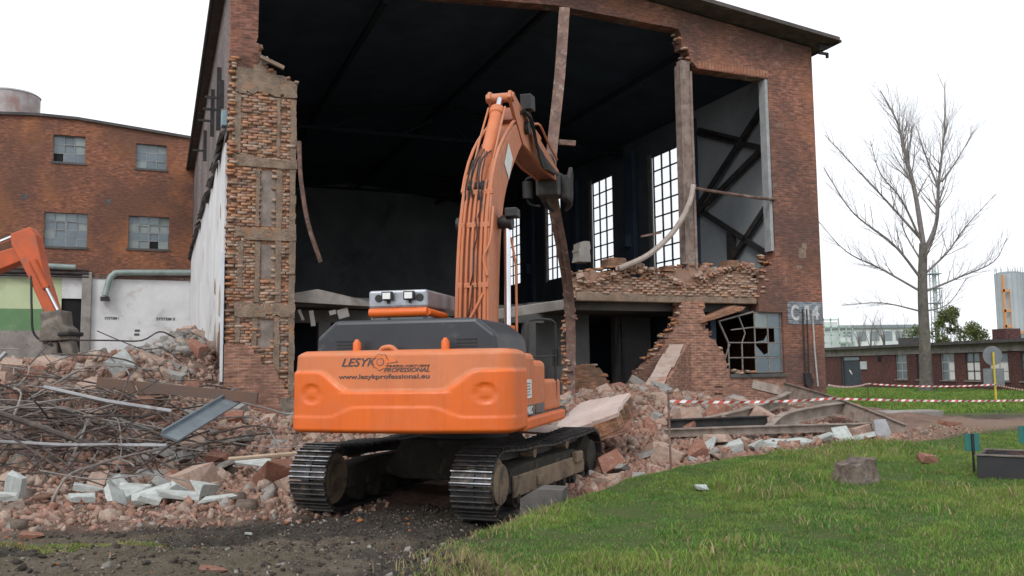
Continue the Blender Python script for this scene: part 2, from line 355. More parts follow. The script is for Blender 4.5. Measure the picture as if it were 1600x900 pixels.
wetc = mixc(mn_, ramp(mn_, nB, [(.4, 0.), (.66, 1.)]), (.038, .032, .027), (.115, .096, .078))
mudc = mixc(mn_, wet, dryc, wetc)
mudc = mixc(mn_, ramp(mn_, nC, [(.35, .6), (.5, 0.)]), mudc, (.04, .035, .03)); mudc = mixc(mn_, ramp(mn_, nC, [(.55, 0.), (.7, .7)]), mudc, (.2, .18, .155))
mudc = mixc(mn_, ramp(mn_, noise(mn_, .8, 5, .6, pos, .8), [(.66, 0.), (.72, .6)]), mudc, (.26, .10, .045))
brc = mixc(mn_, ramp(mn_, nB, [(.35, 0.), (.65, 1.)]), (.28, .155, .11), (.40, .29, .235))
brc = mixc(mn_, ramp(mn_, nA, [(.42, .7), (.6, 0.)]), brc, (.155, .095, .07))
grc = mixc(mn_, ramp(mn_, nB, [(.35, 0.), (.65, 1.)]), (.085, .125, .032), (.14, .17, .05))
grc = mixc(mn_, ramp(mn_, nA, [(.56, 0.), (.7, .6)]), grc, (.12, .10, .055))
gcol = mixc(mn_, sp_.outputs[1], mudc, brc); gcol = mixc(mn_, sp_.outputs[0], gcol, grc); gcol = mixc(mn_, sp_.outputs[2], gcol, (.33, .225, .165))
mn_.links.new(gcol, gb.inputs['Base Color']); gb.inputs['Roughness'].default_value = .92; gb.inputs['Specular IOR Level'].default_value = .3
nD = N(mn_, 'ShaderNodeMath', operation='ADD'); mn_.links.new(nB, nD.inputs[0]); mn_.links.new(nC, nD.inputs[1]); bump(mn_, gb, nD.outputs[0], 1.0, .09)
go = mesh_np('ground', np.stack([gx.ravel(), gy.ravel(), gz], 1), np.stack([ii, ii + 1, ii + nx + 1, ii + nx], 1), mg, smooth=True)
g_, b_ = masks(gx.ravel(), gy.ravel())
pth = sm(-.4, .4, sdf(gx.ravel(), gy.ravel(), [(7.2, 19.2), (8.3, 18.9), (12.3, 21.7), (30, 28.2), (30, 31), (13, 24.2), (9, 21.5)]) + fbm(gx.ravel(), gy.ravel(), 1.2, 3) * .8) * (1 - g_)
a_ = go.data.attributes.new('soil', 'FLOAT_COLOR', 'POINT'); cc = np.ones((len(gz), 4), np.float32); cc[:, 0] = g_; cc[:, 1] = b_; cc[:, 2] = pth * .9; a_.data.foreach_set('color', cc.ravel())
X1, Y1 = gx.ravel(), gy.ravel(); wn = fbm(X1, Y1, 1.6, 4) * 1.6
dl = np.minimum(np.abs(X1 + 2.5 - (Y1 - 11) * .75 + .9) * .8 - .55, np.abs(X1 - (-.55 + (Y1 - 9) * .15)) - .75); wv = sm(.35, -.25, dl + wn); wv = np.maximum(wv, sm(.5, 0, np.abs(Y1 - 11.45 - .09 * (X1 + 6)) - .05 + wn * .5)); wv = np.maximum(wv, sm(10.3, 11.2, Y1 + wn) * (X1 > -3.6))
wv = np.where(Y1 > 26, .6, wv)
at2 = go.data.attributes.new('wet', 'FLOAT', 'POINT'); at2.data.foreach_set('value', wv.astype(np.float32))
tag(go, 'churned mud, brick dust and lawn of the demolition site', kind='structure')

# ---------------------------------------------------------------- the hall
hall = empty('brick_hall', LC, TH, 'tall gutted red brick hall with its front wall torn open', 'building')
P1 = [(0, 9.1), (0, 12.0), (9.5, 13.06), (W, 12.0), (W, -.7), (17.36, -.7), (17.36, 2.88), (16.42, 2.9, 1), (16.4, 3.3, 1), (16.45, 4.2, 1), (17.1, 4.65, 1), (17.17, 5.1), (17.14, 10.7), (14.4, 10.72, 1), (14.12, 10.95, 1), (13.78, 11.55, 1), (13.7, 11.95), (9.4, 12.1), (.72, 11.5), (.7, 9.95, 1), (.72, 9.2, 1)]
MB().prism(rag(P1), 'y', 0, .45).build('wall', BR, hall)
P2 = [(17.352, -.7), (17.352, .86), (15.2, .9, 1), (15.05, 1.35, 1), (14.95, 1.65, 1), (14.6, 2.0, 1), (14.36, 2.35, 1), (14.3, 3.2), (13.55, 3.2, 1), (13.4, 2.6, 1), (13.0, 2.0, 1), (12.4, 1.4, 1), (11.8, .75, 1), (11.5, .2), (11.2, -.7)]
MB().prism(rag(P2, .14, .06), 'y', -.03, .42).build('wall', BRL, hall, label='broken wedge of brick wall below the ledge')
P3 = [(9.55, -.7), (9.55, 1.1, 1), (9.95, 1.25, 1), (10.6, 1.15, 1), (10.8, .85, 1), (11.0, .6, 1), (11.1, .2), (11.3, -.7)]
MB().prism(rag(P3, .14, .05), 'y', -.02, .4).build('wall', BRP2, hall, label='low brick stump of the front wall')
P4 = [(9.75, 3.22), (16.5, 3.24), (16.5, 4.0, 1), (15.8, 4.25, 1), (15.2, 4.05, 1), (14.6, 4.3, 1), (14.0, 4.25, 1), (13.4, 4.2, 1), (12.6, 3.85, 1), (11.8, 3.8, 1), (11, 3.95, 1), (10.4, 4.1, 1), (10.0, 4.0, 1), (9.75, 3.5)]
MB().prism(rag(P4, .12, .08), 'y', .03, .5).build('ledge', MASS, hall, label='broken brick ledge at first floor level')
MB().box(9.9, 13.66, -.02, .3, 3.13, 3.4).box(13.7, 16.35, .0, .3, 3.14, 3.34).build('lintel', PIERC, hall, bevel=.03)
# broken-off cross wall leaning in front of the wedge: pale plastered top, brick side
# roof
RP = [(-.28, 12.0), (9.5, 13.1), (19.5, 12.02), (19.5, 12.14), (9.5, 13.24), (-.28, 12.12)]
MB().prism(RP, 'y', -.85, 40).build('roof', ROOFM, hall)
mb = MB()
for i in range(40): mb.box(19.02, 19.42, i * 1.0 - .4, i * 1.0 - .26, 11.88, 12.0)
mb.build('rafter_tails', STEELD, hall, kind='stuff')
MB().tube([(19.56, -.8, 12.02), (19.56, 40, 12.02)], .06, 8).build('gutter', STEELD, hall)
MB().tube([(-.34, -.6, 12.0), (-.34, 26, 12.0)], .06, 8).build('gutter', STEELD, hall)
MB().box(19.02, 19.4, -.4, -.32, 11.66, 11.74).beam((19.02, -.36, 11.8), (19.5, -.5, 11.98), .05, .05).box(19.33, 19.4, -.4, -.32, 11.56, 11.66).build('eave_bracket', STEELD, hall)
# side walls and back wall
def wallgaps(mb, x0, x1, s0, s1, z0, z1, holes):
    """wall along s with rectangular holes (sa, sb, za, zb)"""
    c = s0
    for sa, sb, za, zb in holes:
        mb.box(x0, x1, c, sa, z0, z1); mb.box(x0, x1, sa, sb, z0, za); mb.box(x0, x1, sa, sb, zb, z1); c = sb
    mb.box(x0, x1, c, s1, z0, z1); return mb
HOL = [(7.85, 9.9, 5.0, 10.45), (13.68, 15.75, 5.2, 10.45), (19.6, 21.4, 6.05, 10.45), (25.44, 27.25, 6.3, 10.45)]
wallgaps(MB(), 18.75, W - .01, .46, 39.5, -.7, 11.99, [(a - .1, b + .9, c, d + .15) for a, b, c, d in HOL]).build('wall', BR, hall)
wallgaps(MB(), 18.55, 18.748, .46, 7.2, 2.9, 11.7, []).build('plaster', PLASTG, hall, label='grey plastered bay behind the crossed braces')
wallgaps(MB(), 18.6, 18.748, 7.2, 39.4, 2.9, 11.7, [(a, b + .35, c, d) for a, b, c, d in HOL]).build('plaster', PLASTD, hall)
MB().box(.01, .45, .46, 39.5, -.7, 11.99).build('wall', BRG, hall, label='sooty grey brick side wall')
mb = MB()
pl = rag([(.25, 7.1, 1), (3.0, 7.35, 1), (8, 7.2, 1), (14, 7.4, 1), (20, 7.2, 1), (25.9, 7.3), (25.9, -.7), (.25, -.7)], .3, .1)
mb.prism(pl, 'x', -.05, .008).build('plaster', PLASTER, hall, label='white plastered lower side wall')
for s0, z0, w0, h0, mm in ((.6, .3, 1.6, 2.2, 0), (2.6, .8, 1.3, 1.9, 1), (1.0, 2.6, .9, .9, 1), (4.4, .5, 2.2, 1.6, 0), (7.5, 1.0, 1.5, 1.2, 1), (3.4, 3.4, .6, .5, 0), (10, .8, 2, 2, 0), (1.6, 5.3, .35, .5, 1)):
    MB().prism(rag([(s0, z0, 1), (s0 + w0, z0 + .1, 1), (s0 + w0 * .9, z0 + h0 * .8, 1), (s0 + w0 * .5, z0 + h0, 1), (s0 + .1, z0 + h0 * .7, 1)], .14, .06), 'x', -.058, -.04).build('plaster_scar', (BRP2, simple('bare_render_%d' % int(s0 * 10), (.42, .36, .3), (.33, .28, .23), 2, .95))[mm], hall)
MB().box(-.1, -.04, -.06, .3, .9, 4.2).build('corner_strip', simple('strip_pale', (.62, .66, .7), (.5, .54, .58), 2, .7), hall, bevel=.01)
rr = random.Random(5)
for i in range(26):                      # torn roofing felt and battens of the vanished lean-to
    s0 = i * 1.0 + rr.uniform(-.2, .2); z = 7.3 + rr.uniform(-.12, .2); L = rr.uniform(.8, 1.7)
    MB().add([(0, 0, 0), (0, L, rr.uniform(-.2, .1)), (-rr.uniform(.08, .25), L * .9, rr.uniform(-.3, -.05)), (-rr.uniform(.06, .2), .1, rr.uniform(-.25, -.03)), (0, 0, .05), (0, L, .06), (-.2, L * .85, -.15), (-.18, .1, -.1)],
             [(0, 1, 2, 3), (4, 5, 6, 7), (0, 1, 5, 4), (1, 2, 6, 5), (2, 3, 7, 6), (3, 0, 4, 7)]).build('roof_felt', FELT, hall, loc=(-.03, s0, z))
for s0, z, L in ((3.5, 8.3, 1.9), (7, 9.0, 1.6), (2.2, 8.6, .8), (12, 9.3, 1.2)): MB().box(-.12, 0, 0, .1, 0, L).box(-.5, 0, .02, .08, L * .3, L * .3 + .07).build('wall_bracket', STEELD, hall, loc=(0, s0, z))
MB().box(-.16, -.02, .2, .55, 7.55, 7.95).build('junction_box', simple('box_blue', (.22, .32, .36), (.17, .25, .28), 3, .5), hall, bevel=.02)
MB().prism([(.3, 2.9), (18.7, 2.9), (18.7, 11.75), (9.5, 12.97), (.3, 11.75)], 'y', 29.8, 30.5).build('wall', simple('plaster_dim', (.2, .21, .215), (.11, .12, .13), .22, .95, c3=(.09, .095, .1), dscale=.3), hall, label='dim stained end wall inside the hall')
# ceiling and trusses
MB().prism([(.46, 11.55), (9.5, 12.68), (18.54, 11.55), (18.54, 11.6), (9.5, 12.73), (.46, 11.6)], 'y', .5, 38.5).build('ceiling', SOOT_DIM, hall)
for k in range(3):
    s = 12.4 + 11.6 * k
    t = MB().beam((.5, s, 11.1), (18.5, s, 11.1), .12, .14).beam((.5, s, 11.35), (9.5, s, 12.5), .12, .14).beam((9.5, s, 12.5), (18.5, s, 11.35), .12, .14)
    for q in range(6): t.beam((1.5 + q * 3.1, s, 11.05), (3.0 + q * 3.1 if q < 3 else 1.5 + q * 3.1 - .8, s, 11.6 + .15 * min(q, 5 - q)), .09, .09)
    t.build('roof_truss', TRUSS, hall)
for q in (1, 3, 5): MB().box(1.6 + q * 2.6, 1.75 + q * 2.6, .6, 38.4, 11.32 + .36 * (3.5 - abs(q - 3)) * .8 - .1, 11.5 + .36 * (3.5 - abs(q - 3)) * .8 - .1).build('purlin', TRUSS, hall)
# piers of the long wall with crane brackets
for s in (11.6, 17.5, 23.3, 29.2):
    MB().box(18.3, 18.54, s - .4, s + .4, 3.2, 11.0).box(18.0, 18.3, s - .2, s + .25, 6.6, 7.2).build('pier', SOOT_DIM, hall, bevel=.03)
MB().box(18.2, 18.54, 6.3, 6.9, 3.2, 11.2).build('pier', SOOT_DIM, hall)
# crossed steel braces of the first bay
for a, b in (((6.1, 7.2), (1.2, 9.2)), ((6.1, 7.4), (1.4, 10.7)), ((6.0, 10.5), (1.2, 8.6)), ((5.9, 7.3), (1.6, 4.9)), ((5.0, 4.4), (1.2, 7.3)), ((5.9, 10.6), (3.2, 9.5))):
    MB().beam((18.35 - .12 * (a[0] > 6), a[0], a[1]), (18.35, b[0], b[1]), .1, .2).build('brace', STEELD, hall)
MB().box(18.2, 18.45, 3.9, 4.1, 3.8, 6.2).build('brace', STEELD, hall)
# tall windows of the long wall, each with its panes
REVL = simple('reveal_dim', (.2, .19, .175), (.13, .125, .12), 2)
pane_me = MB().box(-.01, .01, .025, .975, .02, .98).mesh('pane'); pane_me.materials.append(PANE_SKY)
for s0, s1, z0, z1 in HOL:
    rows = 9 if z0 < 5 else 8 if z0 < 6 else 7; cols = 3
    win = bpy.data.objects.new('window', None); win.location = (18.64, s0, z0); link(win, hall)
    f = MB(); ws, hh_ = (s1 - s0), (z1 - z0)
    for c in range(cols + 1): f.box(-.03, .03, c * ws / cols - .03, c * ws / cols + .03, 0, hh_)
    for r in range(rows + 1): f.box(-.025, .025, 0, ws, r * hh_ / rows - .028, r * hh_ / rows + .028)
    f.build('frame', FRAMED, win)
    if s0 < 36:
        for c in range(cols):
            for r in range(rows): inst(pane_me, 'pane', None, win, (0, c * ws / cols, r * hh_ / rows), sc=(1, ws / cols, hh_ / rows))
    MB().box(18.52, 18.598, s1 + .03, s1 + .33, z0 - .1, z1 + .15).build('window_reveal', REVL, hall)
# first-floor slab with torn front edge
sl = rag([(.46, .7, 1), (2.2, .8, 1), (3.8, 1.3, 1), (5.2, 1.6, 1), (7.0, 4.5, 1), (8.5, 3.0, 1), (9.7, .9), (9.8, .55), (18.5, .55), (18.5, 38.4), (.46, 38.4)], .35, .12)
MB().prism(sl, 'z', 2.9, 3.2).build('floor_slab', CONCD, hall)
MB().box(.5, 5.4, 1.6, 1.9, 2.5, 2.88).box(7.0, 9.6, 1.7, 2.0, 2.55, 2.86).build('floor_beam', CONCD, hall, bevel=.02)
MB().beam((9.7, .1, 3.05), (7.1, -.6, 2.65), .3, .28).build('broken_beam', CONC, hall, bevel=.02, label='slanting broken concrete floor beam')
MB().prism([(.2, 3.1), (1.0, 3.25), (2.4, 2.95), (2.55, 2.8), (1.2, 2.86), (.3, 2.9)], 'y', .5, 1.2, Matrix.Translation((1.4, 0, .1))).build('broken_beam', CONC, hall, label='splintered slab end hanging beside the corner pier')
for u, z, w_, h_ in ((2.25, 2.35, .12, .42), (3.0, 2.55, .3, .25), (2.75, 2.65, .18, .12), (2.0, 2.5, .08, .3)):
    MB().box(0, w_, 0, .06, 0, h_).build('hanging_shard', CONC, hall, loc=(u, .6, z), rot=(0, R(rr.uniform(-25, 25)), 0))
# ground-floor rooms behind
MB().box(9.7, 11.6, 2.6, 2.9, -.5, 2.9).box(13.0, 14.4, 3.4, 3.7, -.5, 2.9).build('inner_wall', simple('inner_grey', (.14, .14, .138), (.10, .10, .1), .8, .95, c3=(.07, .07, .07)), hall)
MB().box(.46, 18.5, 9, 9.3, -.5, 2.9).box(14.9, 15.1, .5, 9, -.5, 2.88).build('inner_wall', SOOT_DIM, hall)  # cross wall set dark: the unlit ground floor put into its colour
for u in (2.6, 5.2, 7.6, 8.9): MB().box(u, u + .35, 1.55, 1.95, -.5, 2.55).build('pillar', CONCD, hall, bevel=.02)
MB().box(12.6, 12.68, 2.2, 2.3, .3, 2.8).beam((12.2, 2.2, .2), (12.55, 2.25, 2.6), .06, .06).build('door_frame', STEELD, hall)
# lower right window: steel grid, half of its panes left, its left part bent
lw = bpy.data.objects.new('window', None); lw.location = (15.28, .12, .95); link(lw, hall); lw['label'] = 'smashed steel window with bent bars'
f = MB()
for c, b in ((0, 0), (1, 0), (2, 0), (3, 0), (4, 0)): f.beam((c * .515, 0, 0), (c * .515, 0, .95 if c < 2 else 1.92), .035, .035)
f.beam((.52, 0, .95), (.62, -.05, 1.25), .035, .035).beam((.62, -.05, 1.25), (.36, -.1, 1.78), .035, .035)
f.beam((0, 0, .95), (-.42, -.12, 1.62), .045, .045)
for z in (0, .47, .95, 1.43, 1.92): f.beam((0 if z < 1 else .95, 0, z), (2.06, 0, z), .035, .035)
f.beam((-.42, -.12, 1.62), (1.0, 0, 1.95), .05, .05).beam((.05, -.1, 1.35), (1.0, 0, 1.45), .035, .035).beam((-.25, 0, .2), (.05, 0, .9), .05, .03)
f.build('frame', simple('window_frame_rusty', (.24, .225, .21), (.15, .13, .12), 6, .7), lw)
for c, r in ((2, 0), (3, 0), (3, 1), (3, 3), (2, 3)):
    MB().box(c * .515 + .02, c * .515 + .495, -.006, .006, r * .477 + .02, r * .477 + .46).build('pane', PANE_BLUE if (c, r) != (2, 3) else PANE_PALE, lw)
MB().prism([(1.05, .5), (1.53, .5), (1.53, .62), (1.36, .56), (1.05, .86)], 'y', -.005, .005).build('pane', PANE_BLUE, lw, label='jagged remnant of glass')
MB().prism([(1.05, .97), (1.5, .97), (1.5, 1.2), (1.38, 1.02)], 'y', -.005, .005).build('pane', PANE_BLUE, lw)
MB().prism([(1.8, .97), (2.04, .97), (2.04, 1.41), (1.8, 1.41)], 'y', -.005, .005).build('pane', PANE_BLUE, lw)
MB().box(15.2, 17.34, -.1, .1, .78, .9).build('sill', CONCD, hall, bevel=.015)
MB().prism([(14.1, 2.5), (14.3, 2.68), (15.3, 3.06), (15.75, 3.02), (15.6, 2.9), (14.6, 2.62)], 'y', -.25, .35).build('fallen_lintel', BRP2, hall, bevel=.02, label='brick lintel sagging over the smashed window')
# columns of the front
MB().box(13.78, 14.1, .04, .3, 4.2, 10.95).box(13.72, 13.8, .0, .34, 4.2, 10.8).box(14.08, 14.16, .0, .34, 4.2, 10.6).build('column', simple('column_scaly', (.27, .205, .175), (.16, .115, .10), 4, .9, c3=(.33, .28, .25), bmp=.6), hall, label='scaly rust and mortar stained steel column')
MB().tube(bent([(14.1, -.05, 6.9), (14.2, -.1, 6.75), (16.5, -.1, 6.6), (17.2, -.02, 6.62)], 5), .05, 6).build('tie_rod', RUST, hall)
MB().tube(bent([(14.0, -.12, 6.85), (13.75, -.2, 6.2), (13.1, -.3, 5.3), (12.2, -.3, 4.55), (11.2, -.25, 4.1)], 5), .085, 8).build('bent_pipe', simple('pipe_dusty', (.42, .36, .32), (.3, .25, .22), 3, .8), hall, smooth=True, label='pale bent pipe hanging from the column')
MB().beam((12.3, .3, 5.2), (13.0, .25, 5.35), .06, .06).build('bent_pipe', RUST, hall)
MB().box(17.02, 17.14, .03, .35, 4.9, 10.68).build('reveal', simple('reveal_pale', (.36, .37, .38), (.26, .27, .28), 2, .8), hall)
mb = MB()
for i in range(22):
    u = 14.42 + i * .125; mb.box(u, u + .105, -.012, .05, 10.73 + rr.uniform(0, .02), 10.97 + rr.uniform(-.02, .02))
mb.build('lintel_bricks', simple('lintel_brick', (.33, .15, .09), (.24, .10, .07), 6, .9, c3=(.38, .26, .18)), hall, kind='stuff')
# things fixed to the right corner: painted panel with letters, conduits, lamp
MB().box(17.56, 18.98, -.013, -.004, 2.5, 3.24).build('painted_panel', brickmat('painted_blue_brick', (.20, .25, .30), (.16, .2, .24), (.33, .36, .38), soot=(.12, .11, .11), soot_amt=.6, pale=(.36, .38, .4), scale_big=2), hall)
WHT = simple('paint_white_worn', (.55, .56, .57), (.34, .33, .33), 7, .8)
inst(text_mesh('C', 17.68, 18.0, 2.62, 3.14, bold=.03), 'letter', WHT, hall, (0, -.02, 0)); inst(text_mesh('1', 18.24, 18.42, 2.64, 3.12, bold=.02), 'letter', WHT, hall, (0, -.02, 0)); inst(text_mesh('4', 18.48, 18.84, 2.64, 3.12, bold=.02), 'letter', WHT, hall, (0, -.02, 0))
MB().tube([(18.12, -.06, 3.0), (18.12, -.06, .95)], .03, 6).build('conduit', STEELD, hall); MB().tube([(18.3, -.05, 3.0), (18.28, -.05, .9)], .022, 6).build('conduit', STEELD, hall)
MB().tube([(18.52, -.06, 2.95), (18.55, -.06, 1.6), (18.62, -.06, .45)], .028, 6).build('conduit', FRAMEP, hall, label='thin white conduit down the corner')
MB().tube([(18.2, -.18, .6), (18.2, -.02, .62)], [.16, .12], 10).box(18.08, 18.34, -.1, 0, .5, .9).build('lamp', STEELD, hall)
# small scars in the brickwork
for u, z, a, b in ((18.1, 4.7, .3, .34), (18.25, 5.0, .2, .2), (18.0, 4.35, .22, .1), (14.6, .5, .3, .035), (14.6, .28, .3, .035)): MB().box(u, u + a, -.035 if z < 1 else -.006, .02, z, z + b).build('scar', PIERC if z > 1 else HOLE, hall)

# the torn corner pier: core, concrete frame, rough bricks
MB().prism(rag([(.02, -.7), (1.7, -.7), (1.7, 8.75, 1), (1.3, 9.0, 1), (.75, 9.2), (.02, 9.09)], .15, .05), 'y', .062, .7).build('pier', BRP2, hall)
for z0, z1, u0 in ((8.42, 8.8, .15), (6.48, 6.74, .18), (4.56, 4.86, .18), (2.56, 2.9, .2)):
    MB().prism(rag([(u0, z0, 1), (1.735, z0, 1), (1.735, z1, 1), (u0, z1, 1)], .11, .03), 'y', -.012, .3).build('frame_rail', PIERC, hall, bevel=.02)
MB().prism(rag([(.15, 8.75), (.62, 8.75), (1.72, 8.75), (1.72, 8.8, 1), (1.35, 8.98, 1), (.9, 9.2, 1), (.7, 9.5, 1), (.2, 9.35)], .12, .05), 'y', .0, .3).build('frame_top', PIERC, hall)
for u0, u1, za, zb in ((.16, .3, 6.8, 8.35), (.28, .4, 3.3, 4.5), (.7, .83, 2.94, 4.5), (1.22, 1.37, 2.94, 6.4), (1.57, 1.72, -.2, 8.35), (.7, .8, 4.9, 6.42), (1.2, 1.35, .95, 2.53), (.66, .78, 1.7, 2.53), (.24, .36, 1.9, 2.53), (1.22, 1.3, 6.78, 8.36)):
    MB().prism(rag([(u0, za), (u1, za, 1), (u1, zb), (u0, zb, 1)], .15, .016), 'y', .004, .3).build('frame_post', PIERC, hall, bevel=.012)
IPL = simple('infill_plaster', (.28, .235, .205), (.17, .14, .125), 2.5, .95, bmp=.8, bdist=.02)
for q in ((.82, 1.21, .06, .2, 4.92, 6.4), (.85, 1.2, .06, .2, 3.55, 4.45), (.8, 1.2, .06, .2, 1.75, 2.5), (1.38, 1.56, .06, .2, 1.1, 2.5)): MB().box(*q).build('infill_panel', IPL, hall, bevel=.01)
MB().box(.7, .92, .05, .2, 7.25, 7.55).box(.3, .5, .05, .2, 7.1, 7.2).build('putlog_hole', HOLE, hall)
MB().prism(rag([(-.02, -.7), (1.62, -.7), (1.62, .55, 1), (1.4, .95, 1), (1.2, 1.3), (.9, 1.32), (.86, 1.6, 1), (.6, 1.82), (-.02, 1.84)], .13, .02), 'y', -.08, .17).build('facing', BRL, hall, label='brown smooth brick facing at the pier foot')
# loose-set bricks with uneven depth on the pier and along broken edges
V_, F_, T_ = [], [], []
def brick_at(c, sx, sy, sz, rz=0, ry=0, tint=None, lo=.82):
    M = Matrix.Translation(c) @ Euler((rr.uniform(-.06, .06) * (lo < .9), ry, rz)).to_matrix().to_4x4(); o = len(V_)
    for q in ((-1, -1, -1), (1, -1, -1), (1, 1, -1), (-1, 1, -1), (-1, -1, 1), (1, -1, 1), (1, 1, 1), (-1, 1, 1)):
        V_.append((M @ Vector((q[0] * sx / 2 * rr.uniform(lo, 1.03), q[1] * sy / 2, q[2] * sz / 2 * rr.uniform(lo, 1.03))))[:])
    for f in ((0, 3, 2, 1), (4, 5, 6, 7), (0, 1, 5, 4), (1, 2, 6, 5), (2, 3, 7, 6), (3, 0, 4, 7)): F_.append([i + o for i in f]); T_.append(tint)
def bcol():
    q = rr.random(); k = rr.uniform(.75, 1.2)
    c = (.42, .20, .105) if q < .34 else (.32, .16, .11) if q < .58 else (.40, .29, .22) if q < .92 else (.2, .14, .11)
    return tuple(v * k for v in c)
for zi in range(-2, 116):
    z = zi * .077
    for ui in range(7):
        u = .1 + ui * .25 + (zi % 2) * .12 + rr.uniform(-.02, .02)
        if u > 1.66 or z < 1.0 and u < 1.5: continue
        if (.8 < u < 1.22 and (4.9 < z < 6.4 or 3.5 < z < 4.5 or 1.7 < z < 2.5)) or rr.random() < .13: continue
        if z > 8.7: continue
        brick_at((u, .13 + rr.uniform(-.02, .022) - (.03 if rr.random() < .08 else 0), z), rr.uniform(.225, .25), .2, .073, rr.uniform(-.03, .03), 0, tuple(np.array(bcol()) * .66 + np.array((.115, .085, .066))), .94)
for zi in range(24, 122):                       # ragged left edge of the pier
    if rr.random() < .4: brick_at((.08 + rr.uniform(-.03, .05), .06, zi * .077), rr.uniform(.1, .26), .2, .066, rr.uniform(-.2, .2), 0, bcol())
def edge_bricks(chain, n, sp=.1, d=.25):
    for i in range(len(chain) - 1):
        a, b = chain[i], chain[i + 1]
        for k in range(int(n * math.hypot(b[0] - a[0], b[1] - a[1])) + 1):
            t = rr.random(); brick_at((a[0] + (b[0] - a[0]) * t + rr.gauss(0, sp), d + rr.uniform(-.25, .2), a[1] + (b[1] - a[1]) * t + rr.gauss(0, sp * .6)), rr.uniform(.1, .25), rr.uniform(.1, .2), .066, rr.uniform(-.6, .6), rr.uniform(-.3, .3), bcol())
edge_bricks([(9.8, 3.9), (10.4, 4.1), (11, 3.95), (12.6, 3.85), (13.6, 4.25), (14.6, 4.3), (15.8, 4.2), (16.5, 4.1), (17.1, 4.7)], 14, .1)
for zi in range(44, 57):                       # bonded courses left standing on the ledge
    for ui in range(28):
        u = 9.85 + ui * .25 + (zi % 2) * .12; z = zi * .077
        if z > 3.95 + .22 * math.sin(u * 1.7) + (.12 if u > 14 else 0) or rr.random() < .22 + .25 * (zi > 50): continue
        brick_at((u + rr.uniform(-.02, .02), .09 + rr.uniform(-.05, .03), z), rr.uniform(.16, .245), .2, .068, rr.uniform(-.12, .12), rr.uniform(-.04, .04), tuple(np.array(bcol()) * .45 + np.array((.235, .172, .135))), .86)
edge_bricks([(14.25, 3.2), (14.36, 2.35), (14.95, 1.65), (15.2, .9)], 20, .05); edge_bricks([(13.55, 3.2), (13.4, 2.6), (12.4, 1.4), (11.6, .3)], 16, .05)
edge_bricks([(9.6, 1.2), (10.6, 1.2), (11.1, .3)], 16, .05); edge_bricks([(13.7, 11.9), (14.1, 10.95)], 14, .04); edge_bricks([(.75, 9.9), (.8, 9.2), (1.7, 8.8)], 14, .04); edge_bricks([(15.2, .98), (16.3, .98)], 14, .03, .1)
edge_bricks([(9.75, 3.2), (9.78, 2.2)], 10, .03)
BITS = attrmat('broken_brick_bits', bmp=.2)
o = mesh_np('broken_bricks', np.array(V_), np.array(F_), BITS, np.array(T_), hall); o['kind'] = 'stuff'
for u, z, sx, sz in ((9.95, 4.3, .42, .62), (10.9, 4.15, .7, .3), (12.9, 4.1, .4, .2), (15.2, 4.3, .5, .25)):
    me = MB().prism(rag([(0, 0, 1), (sx, 0, 1), (sx * .92, sz, 1), (.06, sz * .9, 1)], .12, .03), 'y', -.15, .3).build('wall_lump', CONC if u < 10 else BRP2, hall, loc=(u, .1, z), bevel=.02)

# ---------------------------------------------------------------- annex at the back left (in the hall's frame)
ann = empty('brick_annex', hw(0, 26, 0), TH, 'lower red brick building behind the rubble with grid windows', 'building')
top = [(-24, 13.2), (-14, 13.9), (-9.2, 14.1), (-7.5, 14.2), (-5.7, 14.17), (-3.3, 13.95), (-.3, 13.66), (.0, 13.6)]
WIN = [(-6.75, -5.28, 11.95, 13.33, 3, 3), (-2.86, -1.38, 11.9, 13.2, 3, 3), (-7.02, -5.06, 7.6, 9.33, 4, 4), (-3.13, -1.17, 7.65, 9.35, 4, 4), (-10.9, -9.4, 11.95, 13.33, 3, 3), (-11.2, -9.3, 7.6, 9.33, 4, 4)]
mb = MB(); cut = sorted({-24, 0} | {w[0] for w in WIN} | {w[1] for w in WIN} | {p[0] for p in top})
def ztop(u):
    for (a, za), (b, zb) in zip(top, top[1:]):
        if a <= u <= b: return za + (zb - za) * (u - a) / (b - a)
    return 13.6
for a, b in zip(cut, cut[1:]):
    m_ = (a + b) / 2; hs_ = sorted([(w[2], w[3]) for w in WIN if w[0] < m_ < w[1]]); z = 6.05
    for z0, z1 in hs_: mb.box(a, b, 0, .4, z, z0); z = z1
    mb.prism([(a, z), (b, z), (b, ztop(b)), (a, ztop(a))], 'y', 0, .4)
mb.build('wall', BRA, ann)
for (a, za), (b, zb) in zip(top, top[1:]): MB().prism([(a, za), (b, zb), (b, zb + .14), (a, za + .14)], 'y', -.15, 6).build('roof_edge', FELT, ann)
rw = random.Random(11)
